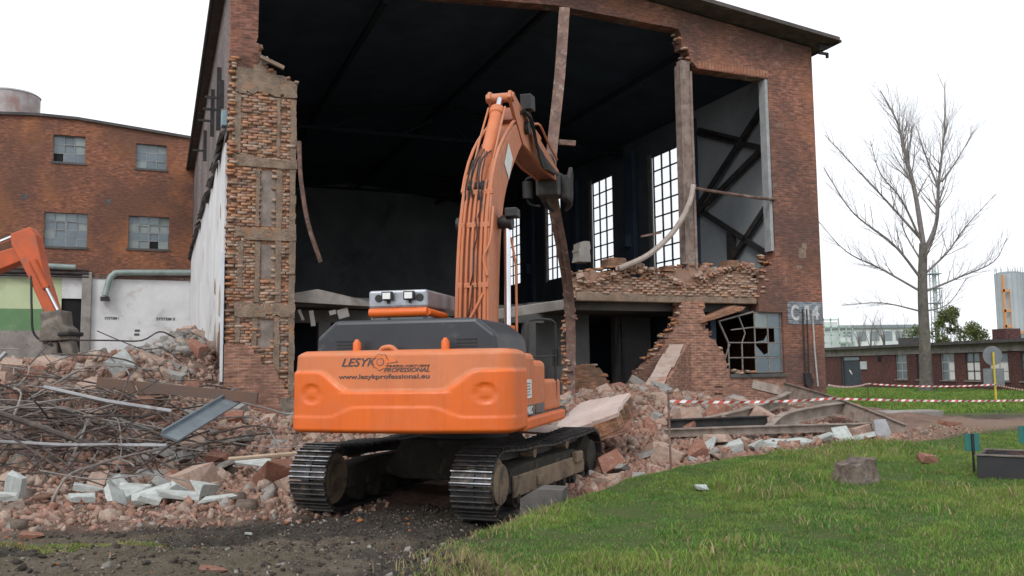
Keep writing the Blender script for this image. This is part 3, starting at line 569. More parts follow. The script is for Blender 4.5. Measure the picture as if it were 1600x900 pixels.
for a, b, z0, z1, c_, r_ in WIN:
    w_ = bpy.data.objects.new('window', None); w_.location = (a, .2, z0); link(w_, ann); f = MB(); dx, dz = (b - a) / c_, (z1 - z0) / r_
    for c in range(c_ + 1): f.box(c * dx - .022 * (2 if c == c_ / 2 else 1), c * dx + .022 * (2 if c == c_ / 2 else 1), -.03, .03, 0, z1 - z0)
    for r in range(r_ + 1): f.box(0, b - a, -.025, .025, r * dz - .02, r * dz + .02)
    f.build('frame', simple('frame_grey_%d' % int(a * 10), (.26, .28, .29), (.19, .2, .21), 5), w_)
    MB().box(-.08, b - a + .08, -.26, -.02, -.12, -.01).build('sill', CONCD, w_)
    for c in range(c_):
        for r in range(r_):
            broken = (round(a, 2), c, r) in ((-6.75, 0, 0), (-3.13, 2, 0)) 
            MB().box(c * dx + .02, (c + 1) * dx - .02, -.008, .008, r * dz + .02, (r + 1) * dz - .02).build('pane', HOLE if broken else PANE_PALE if rw.random() < .22 or (a == -3.13 and r == 0) else PANE_BLUE, w_, rot=(R(rw.uniform(-2.5, 2.5)), 0, R(rw.uniform(-2, 2))))
MB().box(-4.75, 0, -.06, .3, -1, 6.0).build('plaster', PLASTER, ann, label='white painted lower wall with stencilled words')
MB().box(-5.2, -4.74, -.3, .3, -1, 6.3).build('pilaster', CONC, ann, bevel=.04)
YG = simple('plaster_yellow_green', (.50, .56, .36), (.42, .5, .3), .7, .85, c3=(.3, .36, .22)); GN = simple('plaster_green', (.14, .27, .13), (.12, .22, .11), .7, .85, c3=(.25, .3, .2))
MB().box(-24, -6.12, -.02, .3, 4.42, 6.0).build('plaster', YG, ann, label='pale yellow-green painted wall'); MB().box(-24, -6.12, -.025, .3, 3.35, 4.418).build('plaster', GN, ann, label='green painted wall band'); MB().box(-24, -6.12, -.03, .3, -1, 3.348).build('plaster', CONC, ann)
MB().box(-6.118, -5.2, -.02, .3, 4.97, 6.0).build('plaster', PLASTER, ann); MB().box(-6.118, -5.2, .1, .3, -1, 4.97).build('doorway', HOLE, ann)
BLK = simple('stencil_black', (.04, .04, .045), (.07, .07, .07), 6, .9)
inst(text_mesh('SYSTEM I', -4.12, -3.46, 3.92, 4.06, bold=.02), 'lettering', BLK, ann, (0, -.075, 0)); inst(text_mesh('SYSTEM II', -1.68, -.78, 3.9, 4.05, bold=.02), 'lettering', BLK, ann, (0, -.075, 0))
DUCT = simple('duct_green_grey', (.27, .33, .31), (.2, .25, .24), 2, .55, .2, c3=(.32, .36, .35))
MB().tube(bent([(0, -.3, 6.42), (-3.3, -.3, 6.32), (-3.75, -.32, 6.2), (-3.95, -.35, 5.9), (-4.12, -.4, 5.1)], 4), .16, 10).build('duct', DUCT, ann, smooth=True); MB().box(-4.32, -3.9, -.6, -.2, 4.85, 5.05).build('duct_mouth', STEELD, ann)
MB().tube([(-7.2, -.3, 6.55), (-5.5, -.3, 6.52)], .15, 10).build('duct', DUCT, ann, smooth=True)
for z, r_ in ((6.22, .09), (6.05, .07), (6.38, .05)): MB().tube([(-24, -.25, z), (-4.9, -.25, z)], r_, 8).build('pipe', STEELD, ann, smooth=True)
MB().box(-4.7, 0, -.1, 0, 6.0, 6.22).build('rust_band', RUST, ann)
for u, z in ((-8.05, 9.9), (-4.25, 9.85), (-2.7, 3.3), (-2.72, 3.1)): MB().box(u, u + .25, -.012 if z > 5 else -.07, .02, z, z + .3 if z > 5 else z + .12).build('wall_patch', CONCD, ann)
tank = empty('roof_tank', hw(-9.0, 28.5, 14.1), TH, 'rust-streaked round steel tank on the roof of the left brick building', 'tank')
MB().tube([(0, 0, .35), (0, 0, 1.7)], 1.32, 28).build('drum', simple('tank_rusty', (.36, .33, .33), (.26, .2, .19), 1.4, .6, .3, c3=(.3, .16, .13)), tank, smooth=True)
MB().tube([(0, 0, 1.7), (0, 0, 1.82)], [1.36, 1.2], 28).build('lid', GALV, tank, smooth=True); MB().tube([(0, 0, -1.2), (0, 0, .34)], .85, 20).build('neck', DUCT, tank, smooth=True)

# ---------------------------------------------------------------- excavators
ORANGE = paint('paint_orange', (.74, .135, .008), (.66, .115, .01), amt=.5)
ORANGEF = paint('paint_orange_faded_sheen', (.60, .165, .048), (.52, .14, .045), rough=.4, amt=.45)  # faded enamel; sky sheen of the counterweight's upper panel put into the colour
BOOMP = paint('paint_orange_boom', (.55, .17, .065), (.45, .15, .07), rough=.42, amt=.8)
HOOD = simple('hood_black', (.013, .016, .023), (.022, .026, .033), 1.2, .38, c3=(.075, .08, .085), bmp=.05, spec=.6, dscale=1.0)
CABG = simple('cab_grey', (.26, .27, .29), (.2, .21, .23), 1.5, .4, .2, c3=(.14, .14, .15), bmp=.03)
CABGLASS = simple('cab_glass', (.10, .13, .14), (.13, .16, .165), .8, .08, spec=1.0, bmp=0)
SHOE = simple('track_steel', (.05, .051, .055), (.04, .036, .033), 3, .5, .5, c3=(.17, .125, .09), dscale=4, world_co=True)
SHOEB = simple('grouser_worn', (.42, .43, .45), (.22, .22, .23), 6, .35, .8, c3=(.1, .085, .07), world_co=True)
MUDT = simple('caked_mud', (.24, .175, .115), (.16, .115, .08), 3, .95, c3=(.06, .05, .04), bmp=.8, bdist=.03)
MUDD = simple('caked_mud_dark', (.045, .038, .03), (.03, .027, .023), 5, .98, c3=(.11, .085, .06), bmp=1.0, bdist=.04)
CHROME = simple('chrome_rod', (.75, .76, .78), (.6, .6, .62), 2, .15, 1.0, bmp=0)
RUBBER = simple('hose_rubber', (.022, .022, .024), (.014, .014, .015), 5, .55)
BLACKM = simple('black_metal', (.02, .02, .022), (.035, .033, .033), 4, .5, .2)
LENS = simple('lamp_lens', (.8, .8, .78), (.7, .7, .7), 3, .1, bmp=0); STICK = simple('sticker_white', (.72, .72, .7), (.62, .62, .6), 5, .5, bmp=0)
DECAL = simple('decal_dark', (.05, .045, .05), (.08, .06, .055), 4, .5, bmp=0); DECALO = simple('decal_orange', (.66, .16, .03), (.6, .15, .04), 4, .5, bmp=0); DECALG = simple('decal_grey', (.09, .09, .095), (.06, .06, .065), 2, .4, bmp=0)

# --- counterweight surface
CWZ0, CWH = 1.2, 1.08
def cw_outline(n=150):
    pts = [(1.55, -2.2), (1.55, -2.82)]; r = .26
    for i in range(1, 13): a = R(90 * i / 12); pts.append((1.55 - r + r * math.cos(a), -2.82 - r * .9 * math.sin(a)))
    x1 = 1.55 - r; y1 = -2.82 - r * .9
    for i in range(1, 60): x = x1 - 2 * x1 * i / 60; pts.append((x, y1 - .14 * (1 - (x / x1) ** 2)))
    pts += [(-x, y) for x, y in pts[:14][::-1]]
    return pts
def ss(a, b, t): t = min(1, max(0, (t - a) / (b - a))); return t * t * (3 - 2 * t)
def cw_inset(x, y, t):
    rear = ss(-2.7, -3.0, y) if y > -3.1 else 1; ax = abs(x); d = 0
    zu = .50 + .24 * ss(.62, 1.12, ax); zl = .31 - .12 * ss(.5, .95, ax)
    d += (.036 * ss(zu - .02, zu + .03, t) + .10 * max(0, t - zu)) * (.35 + .65 * rear)
    d -= .011 * (1 - ss(zl - .015, zl + .025, t)) * rear
    lp = ss(.30, .27, abs(t - .77)) * ss(.78, .74, ax) * .010; d += lp * rear
    q = math.hypot((ax - 1.2) / .145, (t - .47) / (.145 / CWH)); d += .02 * (1 - ss(.78, 1.0, q)) * rear - .008 * (1 - ss(.3, .5, q)) * rear
    if t < .05: d += .06 * ((.05 - t) / .05) ** 2
    if t > .93: d += .12 * ((t - .93) / .07) ** 2
    return d
def counterweight(parent):
    ol = cw_outline(); k = len(ol); lev = 84; mb = MB()
    nrm = []
    for i in range(k):
        a = ol[max(i - 1, 0)]; b = ol[min(i + 1, k - 1)]; tx, ty = b[0] - a[0], b[1] - a[1]; L = math.hypot(tx, ty); nrm.append((-ty / L, tx / L))
    # inward normal: for the path right->rear->left the inside lies to the right-hand normal
    for j in range(lev + 1):
        t = j / lev
        for i in range(k):
            d = cw_inset(ol[i][0], ol[i][1], t); nx_, ny_ = -nrm[i][0], -nrm[i][1]
            if ny_ < 0 and ol[i][1] < -2.9: nx_, ny_ = -nx_, -ny_
            if abs(ol[i][0]) > 1.5 and nx_ * ol[i][0] > 0: nx_, ny_ = -nx_, -ny_
            mb.v.append((ol[i][0] + nx_ * d, ol[i][1] + ny_ * d, CWZ0 + t * CWH))
    for j in range(lev):
        for i in range(k - 1): mb.f.append((j * k + i, j * k + i + 1, (j + 1) * k + i + 1, (j + 1) * k + i))
    mb.f.append(tuple(range(k))); mb.f.append(tuple(lev * k + i for i in range(k))[::-1])
    o = mb.build('counterweight', ORANGE, parent, smooth=True); o.data.materials.append(ORANGEF)
    idx = np.zeros(len(o.data.polygons), np.int32)
    for p in o.data.polygons:
        c = p.center; zu = .50 + .24 * ss(.62, 1.12, abs(c.x)); idx[p.index] = 1 if (c.z - CWZ0) / CWH > zu + .005 else 0  # upper panel: faded tone with sky sheen painted in
    o.data.polygons.foreach_set('material_index', idx)
    return o
def cw_y(x, z):
    t = (z - CWZ0) / CWH; x1 = 1.29; y = -2.82 - .26 * .9 - .14 * (1 - (x / x1) ** 2); return y + cw_inset(x, y, t)
# --- crawler
def track_path():
    r, L = .44, 4.15; pts = []; n = 240
    segs = []
    for i in range(60): segs.append((-L / 2 + L * i / 60, 0.03))                      # bottom, rear to front
    for i in range(24): a = -math.pi / 2 + math.pi * i / 24; segs.append((L / 2 + r * math.cos(a), .03 + r + r * math.sin(a)))
    for i in range(60): x = L / 2 - L * i / 60; segs.append((x, .03 + 2 * r - .05 * math.sin(math.pi * (i / 60)) ** 2 - .02 * math.sin(3 * math.pi * i / 60) ** 2))
    for i in range(24): a = math.pi / 2 + math.pi * i / 24; segs.append((-L / 2 + r * math.cos(a), .03 + r + r * math.sin(a)))
    return [Vector((0, a, b)) for a, b in segs]
def make_track(parent, side, rz):
    tr = bpy.data.objects.new('crawler_track', None); tr.rotation_euler = (0, 0, rz); M = Euler((0, 0, rz)).to_matrix(); tr.location = M @ Vector((side * 1.27, 0, 0)); link(tr, parent)
    P = track_path(); P.append(P[0]); cum = [0]
    for a, b in zip(P, P[1:]): cum.append(cum[-1] + (b - a).length)
    ns = 50; pitch = cum[-1] / ns; j = 0
    for i in range(ns):
        d = (i + .35) * pitch
        while cum[j + 1] < d: j += 1
        t = (d - cum[j]) / (cum[j + 1] - cum[j]); p = P[j].lerp(P[j + 1], t); tv = (P[j + 1] - P[j]).normalized()
        o = inst(SHOE_ME, 'track_shoe', None, tr, p, (math.atan2(tv.z, tv.y), 0, 0)); 
    rev = track_path()
    mb = MB()
    mb.tube([(-.06, 0, 0)] * 2, .01, 3); mb = MB()
    for i in range(0, len(rev)):
        a, b = rev[i], rev[(i + 1) % len(rev)]; c = Vector((0, 0, .47)); a2 = a + (c - a).normalized() * .06; b2 = b + (c - b).normalized() * .06
        a2 = Vector((0, a.y * .975, .03 + (a.z - .03) * .86 + .065)); b2 = Vector((0, b.y * .975, .03 + (b.z - .03) * .86 + .065)); mb.beam(a2, b2, .2, .09, (1, 0, 0))
    mb.build('chain', SHOE, tr)
    fr = [(-1.75, .28), (-1.65, .60), (-1.0, .66), (1.2, .66), (1.75, .56), (1.9, .4), (1.7, .26)]
    MB().prism(fr, 'x', -.2, .2).build('track_frame', MUDD, tr, bevel=.03)
    MB().prism([(-1.62, .22), (-1.62, .52), (1.0, .54), (1.05, .46), (1.62, .46), (1.62, .25)], 'x', side * .2, side * .245).box(min(side * .2, side * .3), max(side * .2, side * .3), 1.05, 1.4, .44, .62).box(min(side * .2, side * .29), max(side * .2, side * .29), -.75, -.5, .3, .44).build('frame_cover', MUDT, tr, bevel=.02)
    for y_, r_, nm in ((-2.07, .37, 'sprocket'), (2.07, .35, 'idler')):
        MB().tube([(-.14, y_, .47), (.14, y_, .47)], r_, 26).tube([(side * .13, y_, .47), (side * .24, y_, .47)], [.3, .27], 22).build(nm, MUDT if nm == 'sprocket' else MUDD, tr, smooth=True)
    for i in range(7): MB().tube([(-.2, -1.45 + i * .5, .2), (.2, -1.45 + i * .5, .2)], .13, 14).tube([(side * .2, -1.45 + i * .5, .2), (side * .25, -1.45 + i * .5, .2)], .07, 10).build('roller', MUDD, tr, smooth=True)
    for y_ in (-.8, .7): MB().tube([(-.12, y_, .78), (.25 * side, y_, .78)], .075, 12).build('carrier_roller', MUDT, tr, smooth=True)
    return tr
_sm = MB().box(-.3, .3, -.098, .098, -.022, .012)
SHOE_ME = _sm.mesh('track_shoe'); 
_s2 = MB().box(-.3, .3, -.1, .1, -.01, .018).box(-.3, .3, -.096, -.08, -.052, -.0105).box(-.295, .295, -.012, .004, -.045, -.0105).box(-.3, .3, .06, .074, -.045, -.0105)
SHOE_ME = _s2.mesh('track_shoe'); SHOE_ME.materials.append(SHOE); SHOE_ME.materials.append(SHOEB)
_mi = np.zeros(len(SHOE_ME.polygons), np.int32)
for p in SHOE_ME.polygons:
    if p.index >= 6 and p.normal.z < -.5: _mi[p.index] = 1
SHOE_ME.polygons.foreach_set('material_index', _mi)

def make_body(ex, trz, full=True):
    make_track(ex, 1, trz); make_track(ex, -1, trz)
    MB().prism([(-.95, .45), (-.6, .95), (.6, .95), (.95, .45), (.6, .35), (-.6, .35)], 'y', -1.0, 1.0).box(-1.2, 1.2, -.9, -.45, .38, .66).box(-1.2, 1.2, .45, .9, .38, .66).build('car_body', MUDD, ex, bevel=.04, rot=(0, 0, trz))
    MB().tube([(0, 0, .94), (0, 0, 1.22)], .72, 30).build('swing_ring', BLACKM, ex, smooth=True)
    MB().box(-1.42, 1.42, -2.2, 1.45, 1.16, 1.36).build('deck', BLACKM, ex, bevel=.03)
    cw = counterweight(ex)
    for x in (-.62, .62): MB().tube([(x, -2.9, CWZ0 + CWH - .04), (x, -2.9, CWZ0 + CWH + .1), (x, -2.9, CWZ0 + CWH + .15)], [.055, .055, .02], 12).build('lifting_lug', ORANGE, cw, smooth=True)
    MB().tube(bent([(-.27, -2.98, CWZ0 + CWH - .05), (-.22, -2.98, CWZ0 + CWH + .02), (-.1, -2.98, CWZ0 + CWH + .03), (.0, -2.98, CWZ0 + CWH - .05)], 5), .035, 8).build('lifting_eye', ORANGEF, cw, smooth=True)
    # black engine hood
    HP = [(-1.3, 2.2), (-1.3, 2.46), (-1.02, 2.7), (.98, 2.7), (1.26, 2.48), (1.3, 2.2)]
    hd = MB().prism(HP, 'y', -2.72, -1.0).build('engine_hood', HOOD, ex, bevel=.06, seg=3)
    for x in (-.86, .86):
        for z in range(4): MB().box(x - .14, x + .14, -2.735, -2.715, 2.27 + z * .045, 2.285 + z * .045).build('vent_slot', BLACKM, hd)
    # right side: tank doors, box, step
    sd = MB().box(1.0, 1.45, -2.2, -1.22, 1.34, 2.24).build('side_door', ORANGEF, ex, bevel=.09, seg=3)
    s2 = MB().box(.98, 1.43, -1.2, -.35, 1.34, 2.14).build('side_door', ORANGEF, ex, bevel=.09, seg=3)
    s3 = MB().box(.98, 1.42, -.33, .95, 1.34, 1.84).build('tool_box', ORANGEF, ex, bevel=.06, seg=3)
    MB().box(1.05, 1.5, -2.2, .95, 1.16, 1.335).build('side_skirt', ORANGE, ex, bevel=.04)
    MB().box(-1.45, -1.0, -2.2, -1.0, 1.34, 2.24).build('side_door', ORANGEF, ex, bevel=.09, seg=3)
    MB().box(1.451, 1.458, -1.98, -1.5, 1.6, 1.86).build('sticker', STICK, sd)
    for i in range(5): MB().box(1.458, 1.461, -1.93, -1.58 - .05 * (i % 2), 1.64 + i * .04, 1.652 + i * .04).build('print_line', DECAL, sd)
    MB().box(1.451, 1.456, -2.13, -1.28, 1.36, 1.5).build('decal', DECALG, sd); MB().box(1.431, 1.436, -1.12, -.5, 1.36, 1.5).build('decal', DECALG, s2)
    t = inst(text_mesh('DX340LC', 0, .62, 0, .11, .25, .02), 'lettering', STICK, sd, (1.464, -2.1, 1.375), (0, 0, R(90)))
    MB().tube([(1.15, -1.0, 2.1), (1.15, -1.0, 2.36)], .075, 12).tube([(1.15, -1.0, 2.36), (1.15, -1.0, 2.4)], .09, 12).build('filler_cap', ORANGE, ex, smooth=True)
    MB().tube(bent([(1.4, .6, 1.5), (1.42, .55, 2.6), (1.4, .5, 2.78), (1.3, .35, 2.82), (1.12, .1, 2.8), (1.08, 0, 2.68), (1.08, 0, 1.8)], 5), .024, 8).tube([(1.08, 0, 2.2), (1.42, .55, 2.22)], .016, 6).build('handrail', BLACKM, ex, smooth=True)
    MB().box(1.35, 1.5, .62, .66, 2.05, 2.35).build('mirror', BLACKM, ex, bevel=.01)
    # cab at the front left
    cab = MB().prism([(-.55, 1.36), (-.55, 2.92), (.75, 2.92), (1.2, 2.2), (1.25, 1.36)], 'x', -1.42, -.4).build('cab', CABG, ex, bevel=.05)
    MB().box(-1.33, -.5, -.57, -.552, 2.45, 2.86).build('rear_window', CABGLASS, cab); MB().box(-.398, -.385, -.3, .7, 2.0, 2.82).build('side_window', CABGLASS, cab)
    MB().beam((-1.1, -.58, 2.84), (-.98, -.58, 2.72), .02, .05).beam((-.8, -.58, 2.74), (-.62, -.58, 2.7), .02, .1).build('wiper', BLACKM, cab)
    MB().tube([(-1.4, -.6, 2.94), (-.42, -.6, 2.94)], .075, 12).tube([(-.42, -.6, 2.94), (-.36, .1, 2.9)], .06, 10).build('guard_bar', ORANGE, cab, smooth=True)
    rg = MB().box(-1.42, -.42, -.62, .95, 3.01, 3.3).build('roof_guard', simple('guard_pale', (.40, .42, .46), (.3, .32, .35), 1.6, .35, .5, c3=(.22, .22, .24), bmp=.03), ex, bevel=.04)
    for x in (-1.24, -.54): MB().tube([(x, -.64, 3.17), (x, -.615, 3.17)], .062, 16).build('port', BLACKM, rg, smooth=True)
    for x in (-1.07, -.7):
        lp = MB().box(x - .09, x + .09, -.72, -.65, 3.13, 3.27).box(x - .015, x + .015, -.68, -.63, 3.08, 3.14).build('work_lamp', BLACKM, rg, bevel=.01); MB().box(x - .065, x + .065, -.727, -.721, 3.15, 3.25).build('lens', LENS, lp)
    return cw
# --- boom plate shape along a curved centre line
def plate_poly(cl, th):
    top_, bot = [], []; k = len(cl)
    for i, (p, t) in enumerate(zip(cl, th)):
        a = cl[max(i - 1, 0)]; b = cl[min(i + 1, k - 1)]; dx, dz = b[0] - a[0], b[1] - a[1]; L = math.hypot(dx, dz)
        n_ = (-dz / L, dx / L); top_.append((p[0] + n_[0] * t / 2, p[1] + n_[1] * t / 2)); bot.append((p[0] - n_[0] * t / 2, p[1] - n_[1] * t / 2))
    return top_, bot
EXC = Vector((-.80, 14.5, -.40)); EYAW = R(-13.6); TRYAW = R(-22) - EYAW
ex = empty('excavator', EXC, EYAW, 'large orange tracked excavator with lettered counterweight facing the torn hall', 'excavator')
cwo = make_body(ex, TRYAW)
PX = lambda p: (p - 635) / 360 * 3.1
PZ = lambda y: CWZ0 + (677 - y) / 132 * CWH
wr = lambda x, z: cw_y(x, z) - .004
for txt, a, b, c, d, sh, bo, m_ in (('LESYK', 547, 606, 571, 557.5, .3, .012, DECAL), ('WYBURZENIA I ROBOTY ZIEMNE', 620, 690, 572.6, 569.2, .25, .0, DECAL), ('PROFESSIONAL', 618, 690, 580.5, 573.6, .3, .014, DECAL), ('www.lesykprofessional.eu', 543, 690, 593, 583.5, .0, .012, DECAL)):
    me = text_mesh(txt, PX(a), PX(b), PZ(c), PZ(d), sh, bo, .003, wr); inst(me, 'lettering', m_, cwo)
gear = []
for i in range(28): a = 2 * math.pi * i / 28; r_ = .115 * (1.0 if i % 4 < 2 else .86); gear.append((PX(612) + r_ * math.cos(a), PZ(564.5) + r_ * .92 * math.sin(a)))
def flat_logo(poly, m_, d, nm):
    v = [(x, wr(x, z) - d, z) for x, z in poly]; v2 = [(x, wr(x, z) + .004, z) for x, z in poly]; k = len(poly)
    MB().add(v + v2, [tuple(range(k))] + [((i + 1) % k, i, i + k, (i + 1) % k + k) for i in range(k)]).build(nm, m_, cwo)
flat_logo([(PX(612) + (x - PX(612)) * 1.08, PZ(564.5) + (z - PZ(564.5)) * 1.08) for x, z in gear], DECAL, .000, 'gear_emblem')
flat_logo(gear, DECALO, .002, 'gear_emblem'); flat_logo([(PX(612) + .055 * math.cos(a * .393), PZ(564.5) + .05 * math.sin(a * .393)) for a in range(16)], DECAL, .004, 'gear_emblem'); flat_logo([(PX(612) + .045 * math.cos(a * .393), PZ(564.5) + .04 * math.sin(a * .393)) for a in range(16)], ORANGEF, .006, 'gear_emblem')
flat_logo([(PX(616), PZ(568)), (PX(640), PZ(565)), (PX(627), PZ(549.5))], DECAL, .001, 'bucket_emblem'); flat_logo([(PX(618.5), PZ(566.8)), (PX(637.5), PZ(564.3)), (PX(626.5), PZ(551.5))], DECALO, .003, 'bucket_emblem')
# --- boom
XO = .15
cl = bent([(.15, 0, 1.55), (.34, 0, 2.9), (.58, 0, 4.3), (1.05, 0, 5.3), (2.0, 0, 6.15), (3.1, 0, 6.85)], 4); clp = [(p.x, p.z) for p in cl]; k = len(clp)
th = [.38 + .38 * math.sin(math.pi * min(1, max(0, (i / (k - 1)) ** .8)) * .95) for i in range(k)]
tp, bt = plate_poly(clp, th)
bw = lambda i: .29 - .09 * (i / (k - 1))
boom = bpy.data.objects.new('boom', None); link(boom, ex); boom['label'] = 'raised orange boom carrying hydraulic pipes'
mb = MB()
for i in range(k):
    w_ = bw(i)
    for q in (tp[i], bt[i]):
        mb.v.append((XO - w_, q[0], q[1])); mb.v.append((XO + w_, q[0], q[1]))
for i in range(k - 1):
    a, b = i * 4, i * 4 + 4; mb.f += [(a, a + 1, b + 1, b), (a + 1, a + 3, b + 3, b + 1), (a + 3, a + 2, b + 2, b + 3), (a + 2, a, b, b + 2)]
mb.f += [(0, 2, 3, 1), (4 * k - 4, 4 * k - 3, 4 * k - 1, 4 * k - 2)]
mb.build('boom_plate', BOOMP, boom, bevel=.025)
def on_boom(fr, x, off):
    i = fr * (k - 1); j = min(int(i), k - 2); t = i - j
    a = (tp[j][0] * (1 - t) + tp[j + 1][0] * t, tp[j][1] * (1 - t) + tp[j + 1][1] * t); b = (bt[j][0] * (1 - t) + bt[j + 1][0] * t, bt[j][1] * (1 - t) + bt[j + 1][1] * t)
    dx, dz = a[0] - b[0], a[1] - b[1]; L = math.hypot(dx, dz); return (XO + x, a[0] + dx / L * off, a[1] + dz / L * off)
# pipes along the boom's back
for x, f0, f1, r_, o_ in ((-.31, .06, .56, .034, .07), (-.24, .06, .5, .026, .07), (-.13, .06, .62, .024, .06), (-.02, .06, .54, .026, .07), (.06, .06, .5, .022, .06), (.17, .06, .54, .026, .07), (.26, .06, .62, .034, .07), (.32, .12, .5, .02, .05)):
    pts = [on_boom(f0 + (f1 - f0) * t / 10, x * .86 * (1 - .14 * t / 10), o_) for t in range(11)]
    MB().tube(pts, r_, 8).build('hydraulic_pipe', BOOMP, boom, smooth=True)
MB().tube(bent([on_boom(.13, -.26, .1), on_boom(.16, -.1, .12), on_boom(.2, .06, .12), on_boom(.24, .2, .1)], 4), .024, 7).build('hydraulic_pipe', BOOMP, boom, smooth=True)
MB().tube(bent([on_boom(.28, .27, .1), on_boom(.32, .2, .11), on_boom(.36, .3, .1), on_boom(.45, .31, .08)], 4), .022, 7).build('hydraulic_pipe', BOOMP, boom, smooth=True)
for x in (-.27, .22):
    pts = [on_boom(.5 + .45 * t / 8, x * (1 - .2 * t / 8) - .01 * math.sin(math.pi * t / 8) * (1 if x < 0 else -1), .07 + .03 * math.sin(math.pi * t / 8)) for t in range(9)]
    MB().tube(pts, .03, 8).build('hydraulic_pipe', BOOMP, boom, smooth=True)
for fr in (.16, .26, .40, .5):
    for x0, x1 in ((-.34, -.2), (-.16, .1), (.13, .34)):
        a, b = on_boom(fr, x0 * .86 * (1 - .15 * fr), .07), on_boom(fr, x1 * .86 * (1 - .15 * fr), .07); MB().beam(a, b, .05, .085, (0, 0, 1)).build('pipe_clamp', BOOMP, boom, bevel=.01)
rh = random.Random(4)
for i in range(6):                                  # black hoses at the bend
    x = -.2 + i * .06; f0 = .46 + rh.uniform(0, .04); f1 = .64 + rh.uniform(-.03, .05)
    MB().tube(bent([on_boom(f0, x, .07), on_boom((f0 + f1) / 2 - .03, x * .8 + rh.uniform(-.05, .05), .2 + rh.uniform(0, .1)), on_boom((f0 + f1) / 2 + .04, x * .7, .2), on_boom(f1, x * .6 + rh.uniform(-.08, .08), .1)], 4), .014, 6).build('hose', RUBBER, boom, smooth=True)
for i in range(5):
    f = .1 + i * .08; MB().tube(bent([on_boom(f, -.1 + .04 * i, .1), on_boom(f + .03, -.04 + .04 * i, .14), on_boom(f + .08, .02, .1)], 4), .013, 5).build('hose', RUBBER, boom)
MB().tube([on_boom(.1, .2, .02), on_boom(.1, .2, .06)], .07, 14).build('lightening_hole', HOLE, boom)
a = on_boom(.74, .30, -.35); MB().box(-.003, .003, -.2, .2, -.28, .28).build('sticker', STICK, boom, loc=(XO + bw(int(.74 * (k - 1))) + .012, a[1] - .05, a[2] - .05), rot=(R(-35), 0, 0))
# lift cylinders both sides
for s in (-1, 1):
    c = bpy.data.objects.new('lift_cylinder', None); link(c, boom); x = XO + s * .4
    p0 = Vector((x, .75, 1.45)); p1 = Vector((x, .82, 4.55)); pm = p0.lerp(p1, .42)
    MB().tube([p0, p0.lerp(p1, .36), p0.lerp(p1, .37), p0.lerp(p1, .42)], [.1, .1, .125, .125], 14).build('barrel', ORANGE, c, smooth=True); MB().tube([pm, p1], .058, 14).build('rod', CHROME, c, smooth=True)
    MB().tube([(x - .14 * s - .1, p1.y, p1.z), (x - .14 * s + .1, p1.y, p1.z)], .1, 12).tube([(x - .1, p1.y, p1.z), (x + .1, p1.y, p1.z)], .13, 14).build('pin', BLACKM, c, smooth=True)
    MB().tube([(x + .13 * s, .9, 1.5), (x + .12 * s, .95, 3.8), (x + .05 * s, .9, 4.3)], .022, 7).build('feed_pipe', BOOMP, c, smooth=True)
MB().box(XO + .4, XO + .62, .62, .9, 4.62, 4.78).build('boom_lamp', BLACKM, boom, bevel=.02)
# --- arm
ARMM = Matrix.Translation((0, 3.1, 6.85)) @ Matrix.Rotation(R(7), 4, 'X') @ Matrix.Translation((0, -3.1, -6.85))
arm = bpy.data.objects.new('arm', None); link(arm, ex); arm.matrix_local = ARMM; arm['label'] = 'arm reaching forward from the boom tip'
AP = [(1.92, 7.28), (2.02, 7.42), (2.2, 7.42), (3.3, 7.12), (4.8, 6.78), (6.75, 6.34), (6.85, 6.15), (6.7, 6.05), (4.6, 6.2), (3.3, 6.45), (2.9, 6.5), (2.3, 6.95)]
ARMP = simple('paint_orange_arm', (.36, .12, .06), (.22, .08, .05), 2, .5, c3=(.08, .05, .045), bmp=.05)
for x in (-.2, .2): MB().prism(AP, 'x', XO + x - .035, XO + x + .035).build('arm_plate', BOOMP, arm, bevel=.015)
MB().prism([(2.5, 6.95), (2.6, 7.2), (3.3, 7.08), (4.8, 6.74), (6.6, 6.32), (6.6, 6.1), (4.6, 6.24), (3.3, 6.5), (2.9, 6.56)], 'x', XO - .163, XO + .163).build('arm_web', ARMP, arm)
MB().tube([(XO - .27, 2.08, 7.3), (XO + .27, 2.08, 7.3)], .09, 14).build('pin', BOOMP, arm, smooth=True); MB().tube([(XO - .33, 3.1, 6.85), (XO + .33, 3.1, 6.85)], .13, 16).build('pin', BLACKM, arm, smooth=True)
ac = bpy.data.objects.new('arm_cylinder', None); link(ac, arm); q0 = Vector(on_boom(.56, -.05, .28)); q1 = Vector((XO, 2.08, 7.3)); q0 = Vector((XO - .02, q0.y, q0.z))
MB().tube([q0, q0.lerp(q1, .78), q0.lerp(q1, .79), q0.lerp(q1, .85)], [.125, .125, .15, .15], 18).build('barrel', ORANGEF, ac, smooth=True); MB().tube([q0.lerp(q1, .85), q1], .07, 14).build('rod', CHROME, ac, smooth=True)
MB().tube([(XO - .2, q0.y, q0.z), (XO + .2, q0.y, q0.z)], .12, 12).build('pin', BLACKM, ac, smooth=True)
for s in (-1, 1): MB().tube(bent([q0 + Vector((s * .16, 0, .1)), q0.lerp(q1, .4) + Vector((s * .17, -.03, .1)), q0.lerp(q1, .82) + Vector((s * .16, 0, .1))], 3), .02, 6).build('feed_pipe', BOOMP, ac, smooth=True)
for i in range(10):                                  # hoses over the boom tip
    x = .24 + .012 * i; MB().tube(bent([(XO + x - .05, 2.7, 7.0 + .02 * i), (XO + x + .02 * (i % 3), 3.2, 7.3 - .04 * i), (XO + x + .03, 3.9, 6.75 - .06 * i), (XO + x - .02, 4.9, 6.55 - .04 * i), (XO + x - .04, 6.2, 6.35 - .02 * i)], 4), .02, 6).build('hose', RUBBER, arm, smooth=True)
